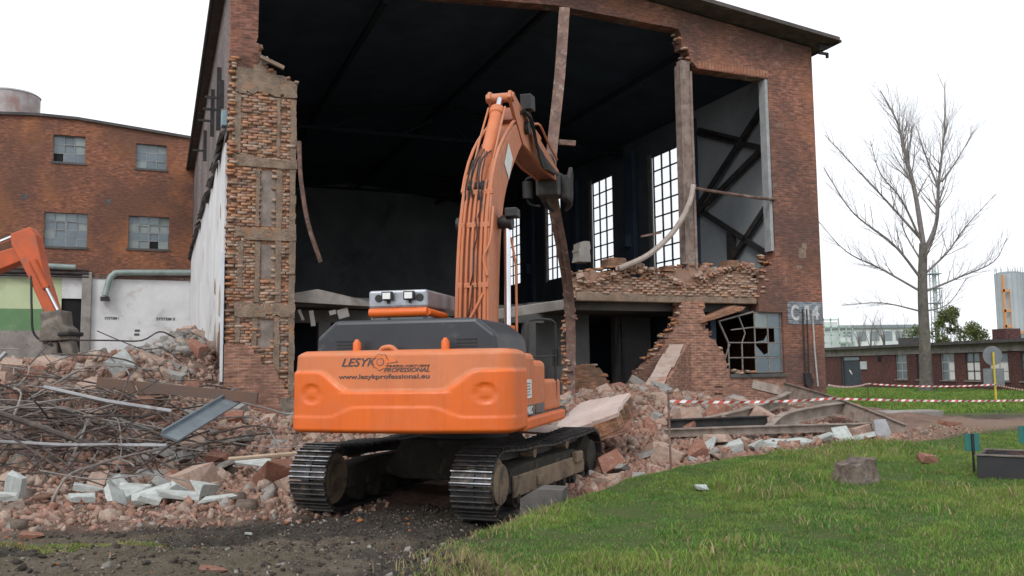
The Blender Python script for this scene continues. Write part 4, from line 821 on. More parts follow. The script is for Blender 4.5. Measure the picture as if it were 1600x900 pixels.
MB().tube(bent([(XO + .31, 3.6, 7.0), (XO + .33, 4.2, 7.05), (XO + .3, 5.2, 6.8), (XO + .28, 6.3, 6.55)], 3), .026, 7).build('hydraulic_pipe', BOOMP, arm, smooth=True)
MB().box(XO + .2, XO + .42, 2.9, 3.3, 7.2, 7.5).build('guard_plate', BLACKM, arm, bevel=.01)
# --- bucket cylinder, linkage, demolition grab holding the column
MB().tube([(XO, 3.4, 7.28), (XO, 5.4, 6.95)], .1, 12).build('bucket_cylinder', BOOMP, arm, smooth=True); MB().tube([(XO, 5.4, 6.95), (XO, 6.3, 6.75)], .05, 10).build('bucket_rod', CHROME, arm, smooth=True)
gb_ = bpy.data.objects.new('grab', None); link(gb_, ex); gb_.matrix_local = ARMM; gb_['label'] = 'dark demolition grab gripping the column'
MB().box(XO - .28, XO + .28, 6.35, 7.15, 5.72, 6.3).prism([(6.2, 6.3), (6.5, 6.75), (6.9, 6.6), (7.1, 6.2), (6.6, 5.9)], 'x', XO - .14, XO + .14).build('grab_head', simple('grab_steel', (.07, .065, .062), (.04, .037, .036), 3, .6, .4, c3=(.13, .11, .09)), gb_, bevel=.05)
for s in (-1, 1):
    MB().tube(bent([(XO + s * .22, 6.9, 5.95), (XO + s * .3 + .05, 7.15, 5.75), (XO + s * .28 + .08, 7.35, 5.55), (XO + s * .14 + .1, 7.42, 5.4)], 4), [.1, .1, .1, .1, .1, .09, .09, .08, .08, .07, .06, .05, .04], 8).build('grab_jaw', BLACKM, gb_, smooth=True)
    MB().prism([(6.9, 6.1), (7.5, 6.5), (7.6, 6.3), (7.45, 5.8), (7.0, 5.6)], 'x', XO + s * .3 - .05 + .1, XO + s * .3 + .05 + .1).build('grab_jaw', STEELD, gb_, bevel=.03)
MB().prism([(6.7, 5.65), (7.45, 5.55), (7.6, 5.85), (7.5, 6.15), (6.8, 6.25)], 'x', XO + .24, XO + .44).build('grab_body', STEELD, gb_, bevel=.06)
MB().tube([(XO - .5, 6.5, 5.7), (XO - .5, 6.5, 6.1)], .13, 12).tube(bent([(XO - .3, 6.4, 6.2), (XO - .55, 6.45, 6.1), (XO - .52, 6.6, 5.6), (XO - .25, 6.7, 5.5)], 4), .03, 6).build('grab_motor', BLACKM, gb_, smooth=True)

# ---------------------------------------------------------------- column in the grab
COLM = simple('column_flaking', (.24, .15, .12), (.13, .085, .075), 4, .9, c3=(.36, .31, .28), dscale=5, bmp=.8)
col_pts = [(1.45, 22.2, 10.92), (1.29, 22.1, 9.09), (1.02, 21.97, 6.8), (1.04, 22.0, 6.07), (1.14, 22.3, 5.5), (1.34, 23.2, 4.76), (1.56, 24.5, 3.86), (1.66, 25.25, 2.64), (1.64, 25.5, 1.3), (1.64, 25.5, .2)]
cr = empty('steel_column', (1.64, 25.5, .2), 0, 'torn flaking steel column bent over and held by the excavator grab', 'column')
cp = bent([Vector(p) - Vector((1.64, 25.5, .2)) for p in col_pts], 4); cm = MB()
for a, b in zip(cp, cp[1:]):
    d_ = (b - a).normalized(); e = b + d_ * .012
    cm.beam(a, e, .06, .27, (0, 1, 0)); cm.beam(a + Vector((.0, -.14, 0)), e + Vector((0, -.14, 0)), .27, .035, (0, 1, 0)); cm.beam(a + Vector((0, .14, 0)), e + Vector((0, .14, 0)), .27, .035, (0, 1, 0))
cm.build('column_profile', COLM, cr)
cl2 = random.Random(8); VV, FF, TT = [], [], []
V_, F_, T_ = [], [], []; rr = cl2
for i in range(90):                       # brick and mortar still clinging to the lower third
    z = cl2.uniform(.6, 3.9); x = (cl2.uniform(-.16, .02) if z < 2.8 else cl2.uniform(-.1, .1)); yy = -.0 - max(0, z - 2.4) * .45; brick_at((x - .04, yy - .1 + cl2.uniform(-.12, .1), z), cl2.uniform(.1, .22), .12, .07, cl2.uniform(-.5, .5), cl2.uniform(-.2, .2), bcol())
o = mesh_np('clinging_bricks', np.array(V_), np.array(F_), BITS, np.array(T_), cr); o['kind'] = 'stuff'
MB().beam((-.55, -3.5, 7.16), (.02, -3.55, 7.1), .1, .13).build('stub_bracket', RUST, cr)

# ---------------------------------------------------------------- rubble pieces
def hull(rs, sx, sy, sz, n=14, boxy=.6):
    bm = bmesh.new()
    for cx in (-1, 1):                       # a block with skewed sides and some corners knocked off
        for cy in (-1, 1):
            for cz in (-1, 1):
                c = Vector((cx * rs.uniform(.6, 1), cy * rs.uniform(.6, 1), cz * rs.uniform(.6, 1)))
                if rs.random() < .32:
                    for ax in range(3): e = c.copy(); e[ax] -= (cx, cy, cz)[ax] * rs.uniform(.1, .55); bm.verts.new((e.x * sx, e.y * sy, e.z * sz))
                elif rs.random() < .92: bm.verts.new((c.x * sx, c.y * sy, c.z * sz))
    r = bmesh.ops.convex_hull(bm, input=bm.verts); bmesh.ops.delete(bm, geom=[g for g in r['geom_interior'] if isinstance(g, bmesh.types.BMVert)], context='VERTS')
    bmesh.ops.triangulate(bm, faces=bm.faces); return bm
def hull_mesh(name, *a, mats=None):
    bm = hull(*a); me = bpy.data.meshes.new(name); bm.to_mesh(me); bm.free()
    if mats: me.materials.append(mats)
    return me
def hull_np(*a):
    bm = hull(*a); bm.verts.ensure_lookup_table(); bm.verts.index_update(); V = np.array([v.co[:] for v in bm.verts]); F = np.array([[v.index for v in f.verts] for f in bm.faces]); bm.free(); return V, F
rs = random.Random(21)
LUMPS = [hull_np(rs, 1, rs.uniform(.6, 1), rs.uniform(.4, .8), rs.randint(9, 14), rs.uniform(.4, .9)) for i in range(14)]
BRV = np.array([(x, y, z) for x in (-1, 1) for y in (-.48, .48) for z in (-.27, .27)], float); BRF = np.array([(0, 1, 3), (0, 3, 2), (4, 6, 7), (4, 7, 5), (0, 4, 5), (0, 5, 1), (2, 3, 7), (2, 7, 6), (0, 2, 6), (0, 6, 4), (1, 5, 7), (1, 7, 3)])
def rotm(rx, ry, rz): return np.array(Euler((rx, ry, rz)).to_matrix())
def scatter(name, pts, sizes, tints, parent=None, brick_share=.35, m=BITS, flat=.6, sink=.25):
    Vs, Fs, Ts = [], [], []; off = 0
    for (x, y, z), sz, tn in zip(pts, sizes, tints):
        isb = rs.random() < brick_share; V, F = (BRV * .9, BRF) if isb else LUMPS[rs.randrange(14)]
        if isb and name == 'rubble': sz = rs.uniform(.09, .135) * rs.choice((1, 1, .6)); tn = tuple(np.array(tn) * .5 + np.array((.15, .078, .055)))
        M = rotm(rs.uniform(-1, 1) * flat, rs.uniform(-1, 1) * flat, rs.uniform(0, 6.28)); Q = (V * sz) @ M.T + np.array((x, y, z + sz * (.35 - sink)))
        Vs.append(Q); Fs.append(F + off); off += len(Q); Ts.append(np.repeat(np.array(tn)[None], len(F), 0))
    o = mesh_np(name, np.concatenate(Vs), np.concatenate(Fs), m, np.concatenate(Ts), parent); return o
def rub_tint(red=.6):
    q = rs.random(); k = rs.uniform(.75, 1.1)
    c = ((.36, .18, .125) if rs.random() < .55 else (.29, .15, .115)) if q < red else (.42, .31, .25) if q < red + (1 - red) * .68 else (.34, .325, .305) if q < red + (1 - red) * .88 else (.12, .09, .07)
    c = np.array(c) * k * .64 + np.array((.235, .19, .16)) * .3; return tuple(c)
def region(n, poly, wfun=None):
    xs_ = [p[0] for p in poly]; ys_ = [p[1] for p in poly]; out = []
    while len(out) < n:
        x = rng.uniform(min(xs_), max(xs_), 4000); y = rng.uniform(min(ys_), max(ys_), 4000); ok = sdf(x, y, poly) > 0
        if wfun is not None: ok &= rng.random(4000) < wfun(x, y)
        out += list(zip(x[ok], y[ok]))
    out = np.array(out[:n]); return np.column_stack([out, Hh(out[:, 0], out[:, 1])])
LEFTR = [(-13.5, 11.6), (-6.4, 11.7), (-3.9, 12.5), (-2.6, 13.6), (-2.0, 16), (-3.0, 21.5), (-7.2, 22.3), (-8.5, 27), (-14, 30), (-18, 30)]
RIGHTR = [(-.2, 15), (1.2, 13.9), (2.5, 14.9), (4.8, 17.4), (6.6, 19.0), (8.6, 19.5), (9.4, 21.5), (9.6, 27.6), (6, 27.0), (3.5, 25.8), (1.5, 25.4), (-1.5, 23.6), (-2.8, 22.5), (-1.5, 17)]
sk = lambda n, a, b, p=2.2: [a + (b - a) * rs.random() ** p for i in range(n)]
def mk(name, poly, n, a, b, red, label, wf=None, share=.55, p=3.4):
    pts = region(n, poly, wf); o = scatter(name, pts, sk(n, a, b, p), [rub_tint(red) for i in range(n)], brick_share=share, flat=1.2); return tag(o, label, 'rubble', kind='stuff')
mk('rubble', LEFTR, 13000, .025, .18, .2, 'mixed brick and mortar rubble heaped left of the excavator', lambda x, y: .35 + .65 * sm(12, 15, y))
mk('rubble', RIGHTR, 12000, .02, .17, .45, 'broken red brick rubble spread before the torn front wall', None)
mk('brick_crumbs', [(-9, 10.9), (-3.9, 11.8), (-1.8, 13.0), (-2.3, 14.8), (-6, 14.2), (-13, 13)], 3200, .015, .07, .72, 'fine brick crumbs along the edge of the mud', None, .2)
mk('brick_crumbs', [(.8, 14.2), (2.5, 14.3), (4.8, 16.7), (8.2, 18.8), (11, 20.6), (11, 22), (6, 20), (1, 16.5)], 2800, .012, .06, .75, 'fine brick crumbs along the edge of the lawn', None, .2)
n_ = 2600; pts = region(n_, [(-9.2, 21.2), (-8.0, 22.8), (-9.4, 26.5), (-10.5, 27.5), (-12.5, 24), (-11, 20.5)])
tag(scatter('concrete_rubble', pts, sk(n_, .03, .2, 2.4), [tuple(np.array((.29, .27, .25)) * rs.uniform(.5, 1.1)) for i in range(n_)], brick_share=.1), 'grey concrete rubble piled against the white side wall', 'rubble', kind='stuff')
mk('rubble_fines', LEFTR, 15000, .008, .04, .22, 'fine crumbs between the lumps of the left heap', None, .8, 1.5); mk('rubble_fines', RIGHTR, 15000, .008, .04, .5, 'fine crumbs between the lumps before the front wall', None, .8, 1.5)
# stones in the mud
n_ = 3600; pts = region(n_, [(-7, 6.3), (-.4, 6.3), (-.5, 8.6), (.0, 10.4), (.6, 12), (.6, 13.6), (-2, 13.2), (-3.9, 11.9), (-7.5, 11)])
tag(scatter('mud_clods', pts, sk(n_, .006, .045, 4), [(tuple(np.array((.06, .051, .043)) * rs.uniform(.6, 1.3)) if rs.random() < .88 else (.25, .235, .21) if rs.random() < .75 else (.33, .12, .05)) for i in range(n_)], brick_share=.0, m=attrmat('clod_bits', nscale=40)), 'dark clods and small stones in the churned mud', 'mud', kind='stuff')

n_ = 9000; pts = region(n_, [(-6.5, 6.3), (-.2, 6.3), (-.3, 8.6), (.2, 10.4), (.6, 12), (.4, 13.4), (-2, 13), (-3.9, 11.9), (-7.2, 11)])
tag(scatter('mud_grit', pts, sk(n_, .004, .02, 2), [tuple(np.array((.10, .085, .068)) * rs.uniform(.3, 2.2)) for i in range(n_)], brick_share=.5, flat=1.2), 'gritty crumbs of soil and gravel on the trampled earth', 'mud', kind='stuff')
# medium chunks, one object each
CH = {}
def chunk_family(key, m, n, boxy, fl):
    CH[key] = [hull_mesh('chunk', rs, 1, rs.uniform(.55, .95), rs.uniform(*fl), rs.randint(10, 16), boxy, mats=m) for i in range(n)]
chunk_family('brick', simple('chunk_brick', (.34, .16, .11), (.26, .125, .09), 5, .95, c3=(.42, .32, .26), bmp=.8, bdist=.03), 6, .75, (.45, .8)); chunk_family('plaster', simple('chunk_plaster', (.44, .34, .28), (.34, .23, .18), 5, .95, c3=(.30, .14, .095), bmp=.7, bdist=.02), 5, .8, (.4, .7))
chunk_family('grey', simple('chunk_grey', (.33, .325, .31), (.24, .235, .22), 3, .95, c3=(.2, .16, .13), bmp=.7, bdist=.02), 5, .8, (.35, .7)); chunk_family('white', simple('chunk_white', (.46, .49, .47), (.34, .365, .35), 2.5, .9, c3=(.33, .3, .27), bmp=.4), 6, .9, (.25, .6))
def chunk(name, key, x, y, size, label, cat, group=None, rot=None, sc=None, dz=0.0):
    me = CH[key][rs.randrange(len(CH[key]))]; r = rot or (rs.uniform(-.5, .5), rs.uniform(-.5, .5), rs.uniform(0, 6.28)); s = sc or (size, size, size)
    o = inst(me, name, None, None, (x, y, hz(x, y) + min(s) * .3 + dz), r, s); return tag(o, label, cat, group)
pts = region(75, LEFTR, lambda x, y: (sm(12, 14, y) * (x > -11)))
for i, (x, y, z) in enumerate(pts):
    key = ('brick', 'plaster', 'grey')[i % 3]; nm, lb = {'brick': ('brick_lump', 'mortared red brick lump in the heap left of the excavator'), 'plaster': ('plaster_lump', 'pinkish plastered masonry lump in the heap left of the excavator'), 'grey': ('concrete_lump', 'grey concrete lump lying in the heap left of the excavator')}[key]
    chunk(nm, key, x, y, rs.uniform(.13, .3), lb + (', near the mud' if y < 15 else ', on the upper slope' if y < 19 else ', towards the annex'), 'rubble', {'brick': 'red brick lumps in the left heap', 'plaster': 'plastered lumps in the left heap', 'grey': 'grey lumps in the left heap'}[key])
pts = region(95, RIGHTR)
for i, (x, y, z) in enumerate(pts):
    key = ('brick', 'plaster', 'brick', 'grey', 'plaster')[i % 5]; nm, lb = {'brick': ('brick_lump', 'mortared red brick lump lying before the torn front wall'), 'plaster': ('plaster_lump', 'pinkish plastered masonry lump lying before the torn front wall'), 'grey': ('concrete_lump', 'grey concrete lump lying before the torn front wall')}[key]
    chunk(nm, key, x, y, rs.uniform(.1, .3), lb + (', near the lawn' if y < 18.5 else ', under the wall' if y > 22.5 else ', midway'), 'rubble', {'brick': 'red brick lumps before the hall', 'plaster': 'plastered lumps before the hall', 'grey': 'grey lumps before the hall'}[key])
# white concrete blocks at the foot of the left heap
for x, y, s, r in ((-5.75, 13.6, (.26, .2, .16), (1.1, .2, .4)), (-5.45, 13.5, (.32, .24, .12), (.3, -.2, .2)), (-5.15, 13.8, (.24, .14, .3), (.2, .5, .9)), (-5.0, 13.4, (.36, .15, .1), (.1, .15, .3)), (-5.9, 13.25, (.2, .3, .1), (.9, .4, 1.2)), (-6.1, 13.9, (.28, .2, .18), (.5, .8, .1)), (-4.75, 13.7, (.22, .2, .2), (.2, .1, 1.1)), (-4.4, 13.3, (.3, .17, .1), (.1, -.1, .2)), (-5.6, 14.2, (.3, .22, .18), (.7, .2, 2)), (-6.6, 14.0, (.36, .14, .1), (0, .2, .1)), (-6.3, 13.1, (.2, .14, .12), (.2, .1, .7)), (-5.3, 13.0, (.17, .13, .1), (.2, .3, .2))):
    chunk('concrete_block', 'white', x, y, 0, 'pale greenish-white concrete block at the foot of the left heap', 'concrete block', 'pale blocks at the foot of the left heap', r, s, .1)
for x, y, s, r, lb in ((-7.35, 13.2, (.16, .16, .42), (.1, .15, 0), 'upright pale concrete stub at the left picture edge'), (-7.6, 12.7, (.55, .13, .11), (0, .05, .1), 'pale concrete bar lying flat below the upright stub'), (-8.35, 18.8, (.3, .14, .42), (.3, -.5, .4), 'white concrete slab poking up above the tangled bars'), (-4.55, 15.6, (.36, .2, .06), (.25, .1, .2), 'flat white plaster slab beside the bluish metal strip')):
    chunk('concrete_block', 'white', x, y, 0, lb, 'concrete block', None, r, s, .25)
for i, (x, y, s, k_) in enumerate(((3.9, 17.9, .3, 0), (4.35, 18.1, .34, 0), (4.9, 18.2, .28, 0), (5.4, 18.5, .34, 0), (5.9, 18.8, .3, 0), (6.5, 19.0, .34, 0), (7.1, 19.3, .36, 0), (7.6, 19.4, .3, 0), (5.2, 18.3, .2, 0), (6.2, 18.8, .18, 0))):
    chunk('concrete_block', 'white', x, y, 0, 'whitish broken concrete block in front of the fallen steel beams', 'concrete block', 'whitish blocks before the fallen beams', None, (s, s * .7, s * .55), .03)
for x, y, s, key, lb in ((-4.0, 15.0, .4, 'brick', 'largest red brick boulder left of the excavator track'), (-3.3, 14.9, .33, 'plaster', 'pale wedge of masonry beside the left track'), (-5.3, 14.6, .42, 'plaster', 'brownish masonry block behind the pale concrete blocks'), (1.7, 16.2, .34, 'brick', 'dark red masonry boulder under the tilted slab'), (2.9, 16.9, .34, 'plaster', 'pinkish boulder beside the rusty tape post'), (3.9, 20.4, .5, 'plaster', 'big pinkish masonry boulder behind the rusty tape post'), (5.0, 21.4, .45, 'brick', 'brick boulder with dark hollow before the wall wedge'), (6.0, 21.5, .4, 'plaster', 'masonry chunk lying behind the fallen beams')):
    chunk('masonry_boulder', key, x, y, s, lb, 'rubble')
# big tilted wall slab
SLT = simple('slab_plaster_top', (.56, .46, .42), (.46, .36, .32), 1.6, .9, c3=(.40, .2, .14), bmp=.4)
sb = empty('wall_slab', (1.45, 17.1, .62), R(12), 'big tilted slab of plastered brick wall beside the right track', 'rubble'); sb.rotation_euler = (R(16), R(-16), R(-14))
MB().prism(rag([(-.75, -.75, 1), (.6, -.55, 1), (.85, .55, 1), (-.2, .85, 1)], .2, .04), 'z', .07, .14).build('plaster_face', SLT, sb); MB().prism(rag([(-.74, -.74, 1), (.59, -.54, 1), (.84, .54, 1), (-.2, .84, 1)], .14, .04), 'z', -.2, .068).build('brick_core', BRP2, sb); MB().prism(rag([(-.6, -.6, 1), (.7, -.6, 1), (.9, .4, 1), (-.1, .7, 1)], .16, .05), 'z', -.26, -.202).build('brick_core', BRL, sb)
s2 = empty('wall_slab', (.55, 16.4, .5), 0, 'pale plaster slab lying on the right track side of the rubble', 'rubble'); s2.rotation_euler = (R(-6), R(6), R(20)); MB().prism(rag([(-.5, -.3, 1), (.5, -.35, 1), (.4, .35, 1), (-.4, .3, 1)], .15, .04), 'z', -.08, .05).build('plaster_face', SLT, s2)
SLT2 = simple('slab_plaster_dusty', (.47, .38, .335), (.36, .26, .215), 2.5, .95, c3=(.36, .18, .12), bmp=.8, bdist=.03)
# leaning cross wall: sloping pale top, courses on its side
cwl = empty('leaning_wall', hw(13.3, -.06, 0), TH - R(47), 'sloping remnant of cross wall with pale plastered top edge before the wedge', 'wall')
MB().prism(rag([(.3, 1.85), (-.1, 1.8), (-3.3, .3), (-3.35, -.6), (.3, -.6)], .3, .02), 'x', -.3, .3).build('brick_core', BRL, cwl); [MB().beam((rs.uniform(-.03, .03), -.12 - 3.24 * a, 1.855 - 1.5 * a), (rs.uniform(-.03, .03), -.12 - 3.24 * b, 1.855 - 1.5 * b), rs.uniform(.42, .56), .045).build('plaster_face', SLT2, cwl, bevel=.015) for a, b in ((.02, .21), (.213, .475), (.478, .68), (.683, .98))]
MB().beam((0, 0, .1), (-1.0, .3, .75), .25, .2).build('concrete_bar', CONC, None, loc=hw(12.0, -1.5, .1), bevel=.02, label='broken concrete bar leaning below the sloping cross wall', cat='rubble')
npz = 700; q_ = []
for i in range(npz):
    u = rs.uniform(9.75, 16.6); t = 3.95 + .25 * math.sin(u * 1.7) + (.15 if u > 14 else 0); q_.append((u, rs.uniform(-.16, .45), t + rs.gauss(0, .05) - .04))
o = scatter('broken_masonry', q_, sk(npz, .025, .11, 1.8), [tuple(np.array(((.40, .25, .18), (.35, .19, .13), (.43, .32, .25))[i % 3]) * rs.uniform(.8, 1.15)) for i in range(npz)], hall, .35, flat=.4); o['kind'] = 'stuff'
for i in range(26):
    u = rs.uniform(9.9, 16.7); inst(CH[('plaster', 'brick', 'plaster')[i % 3]][rs.randrange(5)], 'masonry_lump', None, hall, (u, rs.uniform(-.1, .4), 4.05 + .22 * math.sin(u * 1.7) + (.15 if u > 14 else 0)), (rs.uniform(-.4, .4), rs.uniform(-.4, .4), rs.uniform(0, 6)), (rs.uniform(.12, .26), rs.uniform(.1, .2), rs.uniform(.08, .17)))
for i in range(16):                                  # flat broken slabs lying about
    lf = i < 9; x, y, z = region(1, [(-9.5, 14), (-4.2, 14), (-4, 18.5), (-9, 20)] if lf else [(1.2, 15.5), (4.6, 18.6), (4.6, 23), (1.5, 23)])[0]
    chunk('masonry_plate', ('grey', 'plaster', 'grey', 'plaster')[i % 4], x, y, 0, ('flat broken masonry slab lying on the left heap, ' + ('on the near slope' if y < 16.5 else 'on the far slope')) if lf else ('flat broken masonry slab before the torn wall, ' + ('beside the tilted big slab' if y < 19 else 'below the sloping cross wall')), 'rubble', 'flat slabs in the rubble', (rs.uniform(-.5, .5), rs.uniform(-.5, .5), rs.uniform(0, 6)), (rs.uniform(.3, .55), rs.uniform(.25, .4), rs.uniform(.09, .15)), .05)
# fallen steel beams on the right
def ibeam(name, pts, h, label, twist=0.0, m=BEAMG):
    base = Vector(pts[-1]); o = empty(name, base, 0, label, 'steel beam'); P = bent([Vector(p) - base for p in pts], 5) if len(pts) > 2 else [Vector(p) - base for p in pts]; w, f1, f2 = MB(), MB(), MB(); u = Vector((twist, 0, 1)).normalized()
    for a, b in zip(P, P[1:]):
        e = b + (b - a).normalized() * .01; w.beam(a, e, .025, h, u); f1.beam(a + u * h / 2, e + u * h / 2, .17, .025, u); f2.beam(a - u * h / 2, e - u * h / 2, .17, .025, u)
    w.build('web', m, o); f1.build('flange', m, o); f2.build('flange', m, o)
ibeam('fallen_beam', [(7.35, 24.2, 1.0), (7.8, 22.2, .72), (8.25, 20.9, .42), (8.72, 19.9, .1)], .34, 'long rusty beam slanting down to the right end of the fallen steel', .3)
ibeam('fallen_beam', [(7.2, 23.2, .82), (6.2, 22.0, .6), (5.0, 20.8, .42), (3.95, 20.0, .3)], .22, 'thin bent beam running up to the top of the fallen steel', .1)
ibeam('fallen_beam', [(8.0, 21.6, .58), (6.9, 20.6, .52), (6.0, 19.9, .4), (5.5, 19.4, .15)], .26, 'kinked pale beam in the middle of the fallen steel', .1)
ibeam('fallen_beam', [(3.1, 18.4, .26), (5.0, 19.0, .26), (8.1, 20.2, .22)], .15, 'long flat grey beam lying lowest in front of the others', 0)
ibeam('fallen_beam', [(3.3, 19.1, .4), (5.6, 19.7, .42)], .18, 'short dark beam lying behind the flat grey beam', 0, STEELD)
MB().prism([(0, 0), (.5, .05), (.45, .5), (.1, .42)], 'y', -.02, .02).build('torn_plate', GALV, None, loc=(7.9, 19.5, .05), rot=(R(-30), R(10), R(20)), label='crumpled shiny metal plate under the slanting beam', cat='metal plate')
MB().prism([(0, 0), (.9, -.25), (1.5, -.35), (.7, .1), (.1, .25)], 'y', -.03, .03).build('torn_plate', BEAMG, None, loc=(6.6, 24.6, 1.0), rot=(R(-25), 0, R(10)), label='torn metal gusset at the wall end of the slanting beam', cat='metal plate')
MB().box(-.9, .9, -.3, .3, 0, .25).build('concrete_kerb', CONC, None, loc=(10.9, 24.6, .1), rot=(0, 0, R(12)), bevel=.04, label='long concrete block behind the slanting beam on the dirt', cat='concrete block')
# left heap: strip, panel, timber
MB().box(-.17, .17, 0, 2.75, -.02, .02).box(-.17, -.14, 0, 2.75, .02, .09).build('metal_strip', simple('strip_bluish', (.30, .36, .40), (.22, .26, .29), 2, .4, .6), None, loc=(-5.95, 15.4, .5), rot=(R(15), R(20), R(-4)), label='bluish sheet metal strip leaning on the left heap', cat='metal strip')
MB().tube([(-4.6, 14.4, .22), (-3.4, 14.5, .3)], .035, 6).build('timber_batten', WOODP, None, label='pale timber batten lying beside the left track', cat='timber')
MB().prism([(0, 0), (.15, -.5), (.75, -.55), (.85, .15), (.8, .12), (.4, 0)], 'y', -.05, .05).build('curved_panel', simple('panel_mottled', (.2, .16, .13), (.08, .07, .06), 6, .9), None, loc=(-5.45, 20.6, 1.0), rot=(R(-10), 0, R(18)), label='mottled curved panel at the foot of the corner pier', cat='panel')
MB().beam((0, 0, 0), (3.0, .4, -.35), .2, .2).build('steel_girder', simple('girder_rust', (.13, .1, .09), (.17, .10, .07), 2, .8, .2), None, loc=(-8.1, 17.3, 1.45), label='dark rusty girder lying across the left heap', cat='steel beam')
MB().tube(bent([(-5.6, 18.3, 1.0), (-5.3, 19, .85), (-4.9, 19.5, .7), (-4.5, 19.8, .85), (-4.2, 20.2, .9)], 5), .018, 5).build('cable', FRAMEP, None, label='pale cable trailing along the pier foot', cat='cable')
MB().tube(bent([hw(1.78, -.1, 7.2), hw(1.8, -.3, 6.2), hw(2.0, -.3, 5.0), hw(2.35, -.2, 4.0)], 5), .06, 7).build('dangling_pipe', RUST, None, smooth=True, label='rusty pipe dangling beside the corner pier', cat='pipe')
MB().beam(hw(.75, -.2, 9.35), hw(1.35, -.25, 9.1), .12, .09).build('loose_timber', PIERC, None, label='short timber resting on top of the corner pier', cat='timber')
chunk('loose_stone', 'grey', 0, 0, .2, 'pale stone resting on top of the corner pier', 'rubble').location = hw(.9, .05, 9.35)
# tangled reinforcement
REB = simple('rebar_rust', (.12, .095, .085), (.065, .054, .05), 6, .85, .3, c3=(.2, .17, .15)); REBP = simple('rebar_pale', (.30, .27, .25), (.2, .18, .17), 6, .8, .2)
rb_me = []
for i in range(16):
    L = rs.uniform(1.6, 3.6); b = rs.uniform(-.45, .45); c = rs.uniform(-.3, .3); me = MB().tube(bent([(-L / 2, 0, 0), (-L / 4, b * .5, c * .6), (0, b, c), (L / 4, b * .6, c * .7 + rs.uniform(-.15, .15)), (L / 2, rs.uniform(-.2, .2), rs.uniform(-.2, .1))], 4), rs.choice((.009, .012, .015, .019)), 5).mesh('steel_bar'); me.materials.append(REB if i % 4 else REBP); rb_me.append(me)
for i in range(190):
    cx, cy, sd_ = (-9.3, 16.6, 1.0) if i < 135 else (-7.4, 16.3, .9)
    x = rs.gauss(cx, 1.5 * sd_); y = rs.gauss(cy, 1.15); x = max(-12.5, min(-5.6, x)); z = hz(x, y) + rs.uniform(.05, .6) * math.exp(-((x + 9) / 3.2) ** 2)
    tag(inst(rb_me[i % 16], 'steel_bar', None, None, (x, y, z), (rs.uniform(-.6, .6), rs.gauss(.08, .2), rs.gauss(-.2, .9))), ('dark' if (i % 16) % 4 else 'pale') + ' thin bent steel bar in the tangle, ' + ('at the left picture edge' if x < -9.9 else 'in the middle of the left heap' if x < -8.0 else 'toward the bluish metal strip'), 'steel bar', 'tangled steel bars on the left heap')
for p, q, r_, lb in (((-9.9, 14.6, .5), (-8.6, 15.0, 2.0), .04, 'pale straight pole leaning up in front of the tangled bars'), ((-10.6, 15.2, 1.7), (-6.6, 14.6, .35), .045, 'long dark pipe sloping down through the tangled bars'), ((-9.4, 15.0, .55), (-5.6, 14.4, .45), .03, 'level grey pipe under the tangled bars'), ((-8.2, 15.5, 1.4), (-6.0, 15.6, .95), .035, 'grey pipe crossing near the right end of the tangle')):
    MB().tube([p, ((p[0] + q[0]) / 2, (p[1] + q[1]) / 2, (p[2] + q[2]) / 2 - .04), q], r_, 7).build('steel_pipe', GALV if 'dark' not in lb else REB, None, smooth=True, label=lb, cat='pipe')

# ---------------------------------------------------------------- second excavator, mostly outside the frame on the left
e2 = empty('excavator', (-19.6, 24.6, hz(-19.6, 24.6)), R(-86), 'orange excavator reaching in from the left picture edge with a concrete crusher', 'excavator')
make_body(e2, R(0)); gz2 = e2.location.z
def e2l(x, y, z): v = e2.matrix_basis.inverted() @ Vector((x, y, z)); return v
ORG2 = simple('paint_orange_red', (.55, .10, .025), (.42, .085, .03), 2, .45, c3=(.25, .10, .06), bmp=.05)
def limb(name, p, q, w, h0, h1, m, lab=None, over=(0, 0, 1)):
    a = e2l(*p); b = e2l(*q); d_ = (b - a); L = d_.length; mb = MB(); d_.normalize(); sx = Vector((1, 0, 0)); up = sx.cross(d_).normalized(); sx = d_.cross(up).normalized()
    prof = [(0, h0), (.12, h0 * 1.25), (.55, (h0 + h1) / 2), (1, h1)]
    for t, h in prof:
        for sa, sb_ in ((-1, -1), (1, -1), (1, 1), (-1, 1)): mb.v.append(tuple(a + d_ * L * t + sx * sa * w / 2 + up * sb_ * h / 2))
    for i in range(3):
        for j in range(4): mb.f.append((i * 4 + j, i * 4 + (j + 1) % 4, i * 4 + 4 + (j + 1) % 4, i * 4 + 4 + j))
    mb.f += [(3, 2, 1, 0), (12, 13, 14, 15)]; return mb.build(name, m, e2, bevel=.03, label=lab)
limb('boom', (-18.2, 24.6, gz2 + 1.6), (-16.6, 24.3, 3.9), .5, .55, .7, ORG2); limb('boom', (-16.6, 24.3, 3.9), (-13.35, 24.05, 4.95), .45, .7, .42, ORG2)
limb('arm', (-13.42, 24.0, 5.55), (-12.5, 24.0, 3.25), .42, .55, .3, ORG2)
def cyl2(p, q, r0, r1, f): a = e2l(*p); b = e2l(*q); m_ = a.lerp(b, f); MB().tube([a, m_], r0, 12).build('ram', ORG2, e2, smooth=True); MB().tube([m_, b], r1, 10).build('rod', CHROME, e2, smooth=True)
cyl2((-15.6, 23.9, 4.6), (-13.5, 23.9, 5.45), .11, .06, .45); cyl2((-13.0, 23.75, 4.7), (-12.3, 23.8, 3.35), .1, .05, .55)
MB().tube(bent([e2l(-13.05, 23.8, 4.3), e2l(-12.95, 23.7, 3.4), e2l(-12.85, 23.7, 2.7), e2l(-12.4, 23.8, 2.4)], 5), .03, 6).build('hose', RUBBER, e2)
CRS = simple('crusher_dusty', (.20, .175, .15), (.12, .105, .09), 3, .85, .2, c3=(.3, .26, .22))
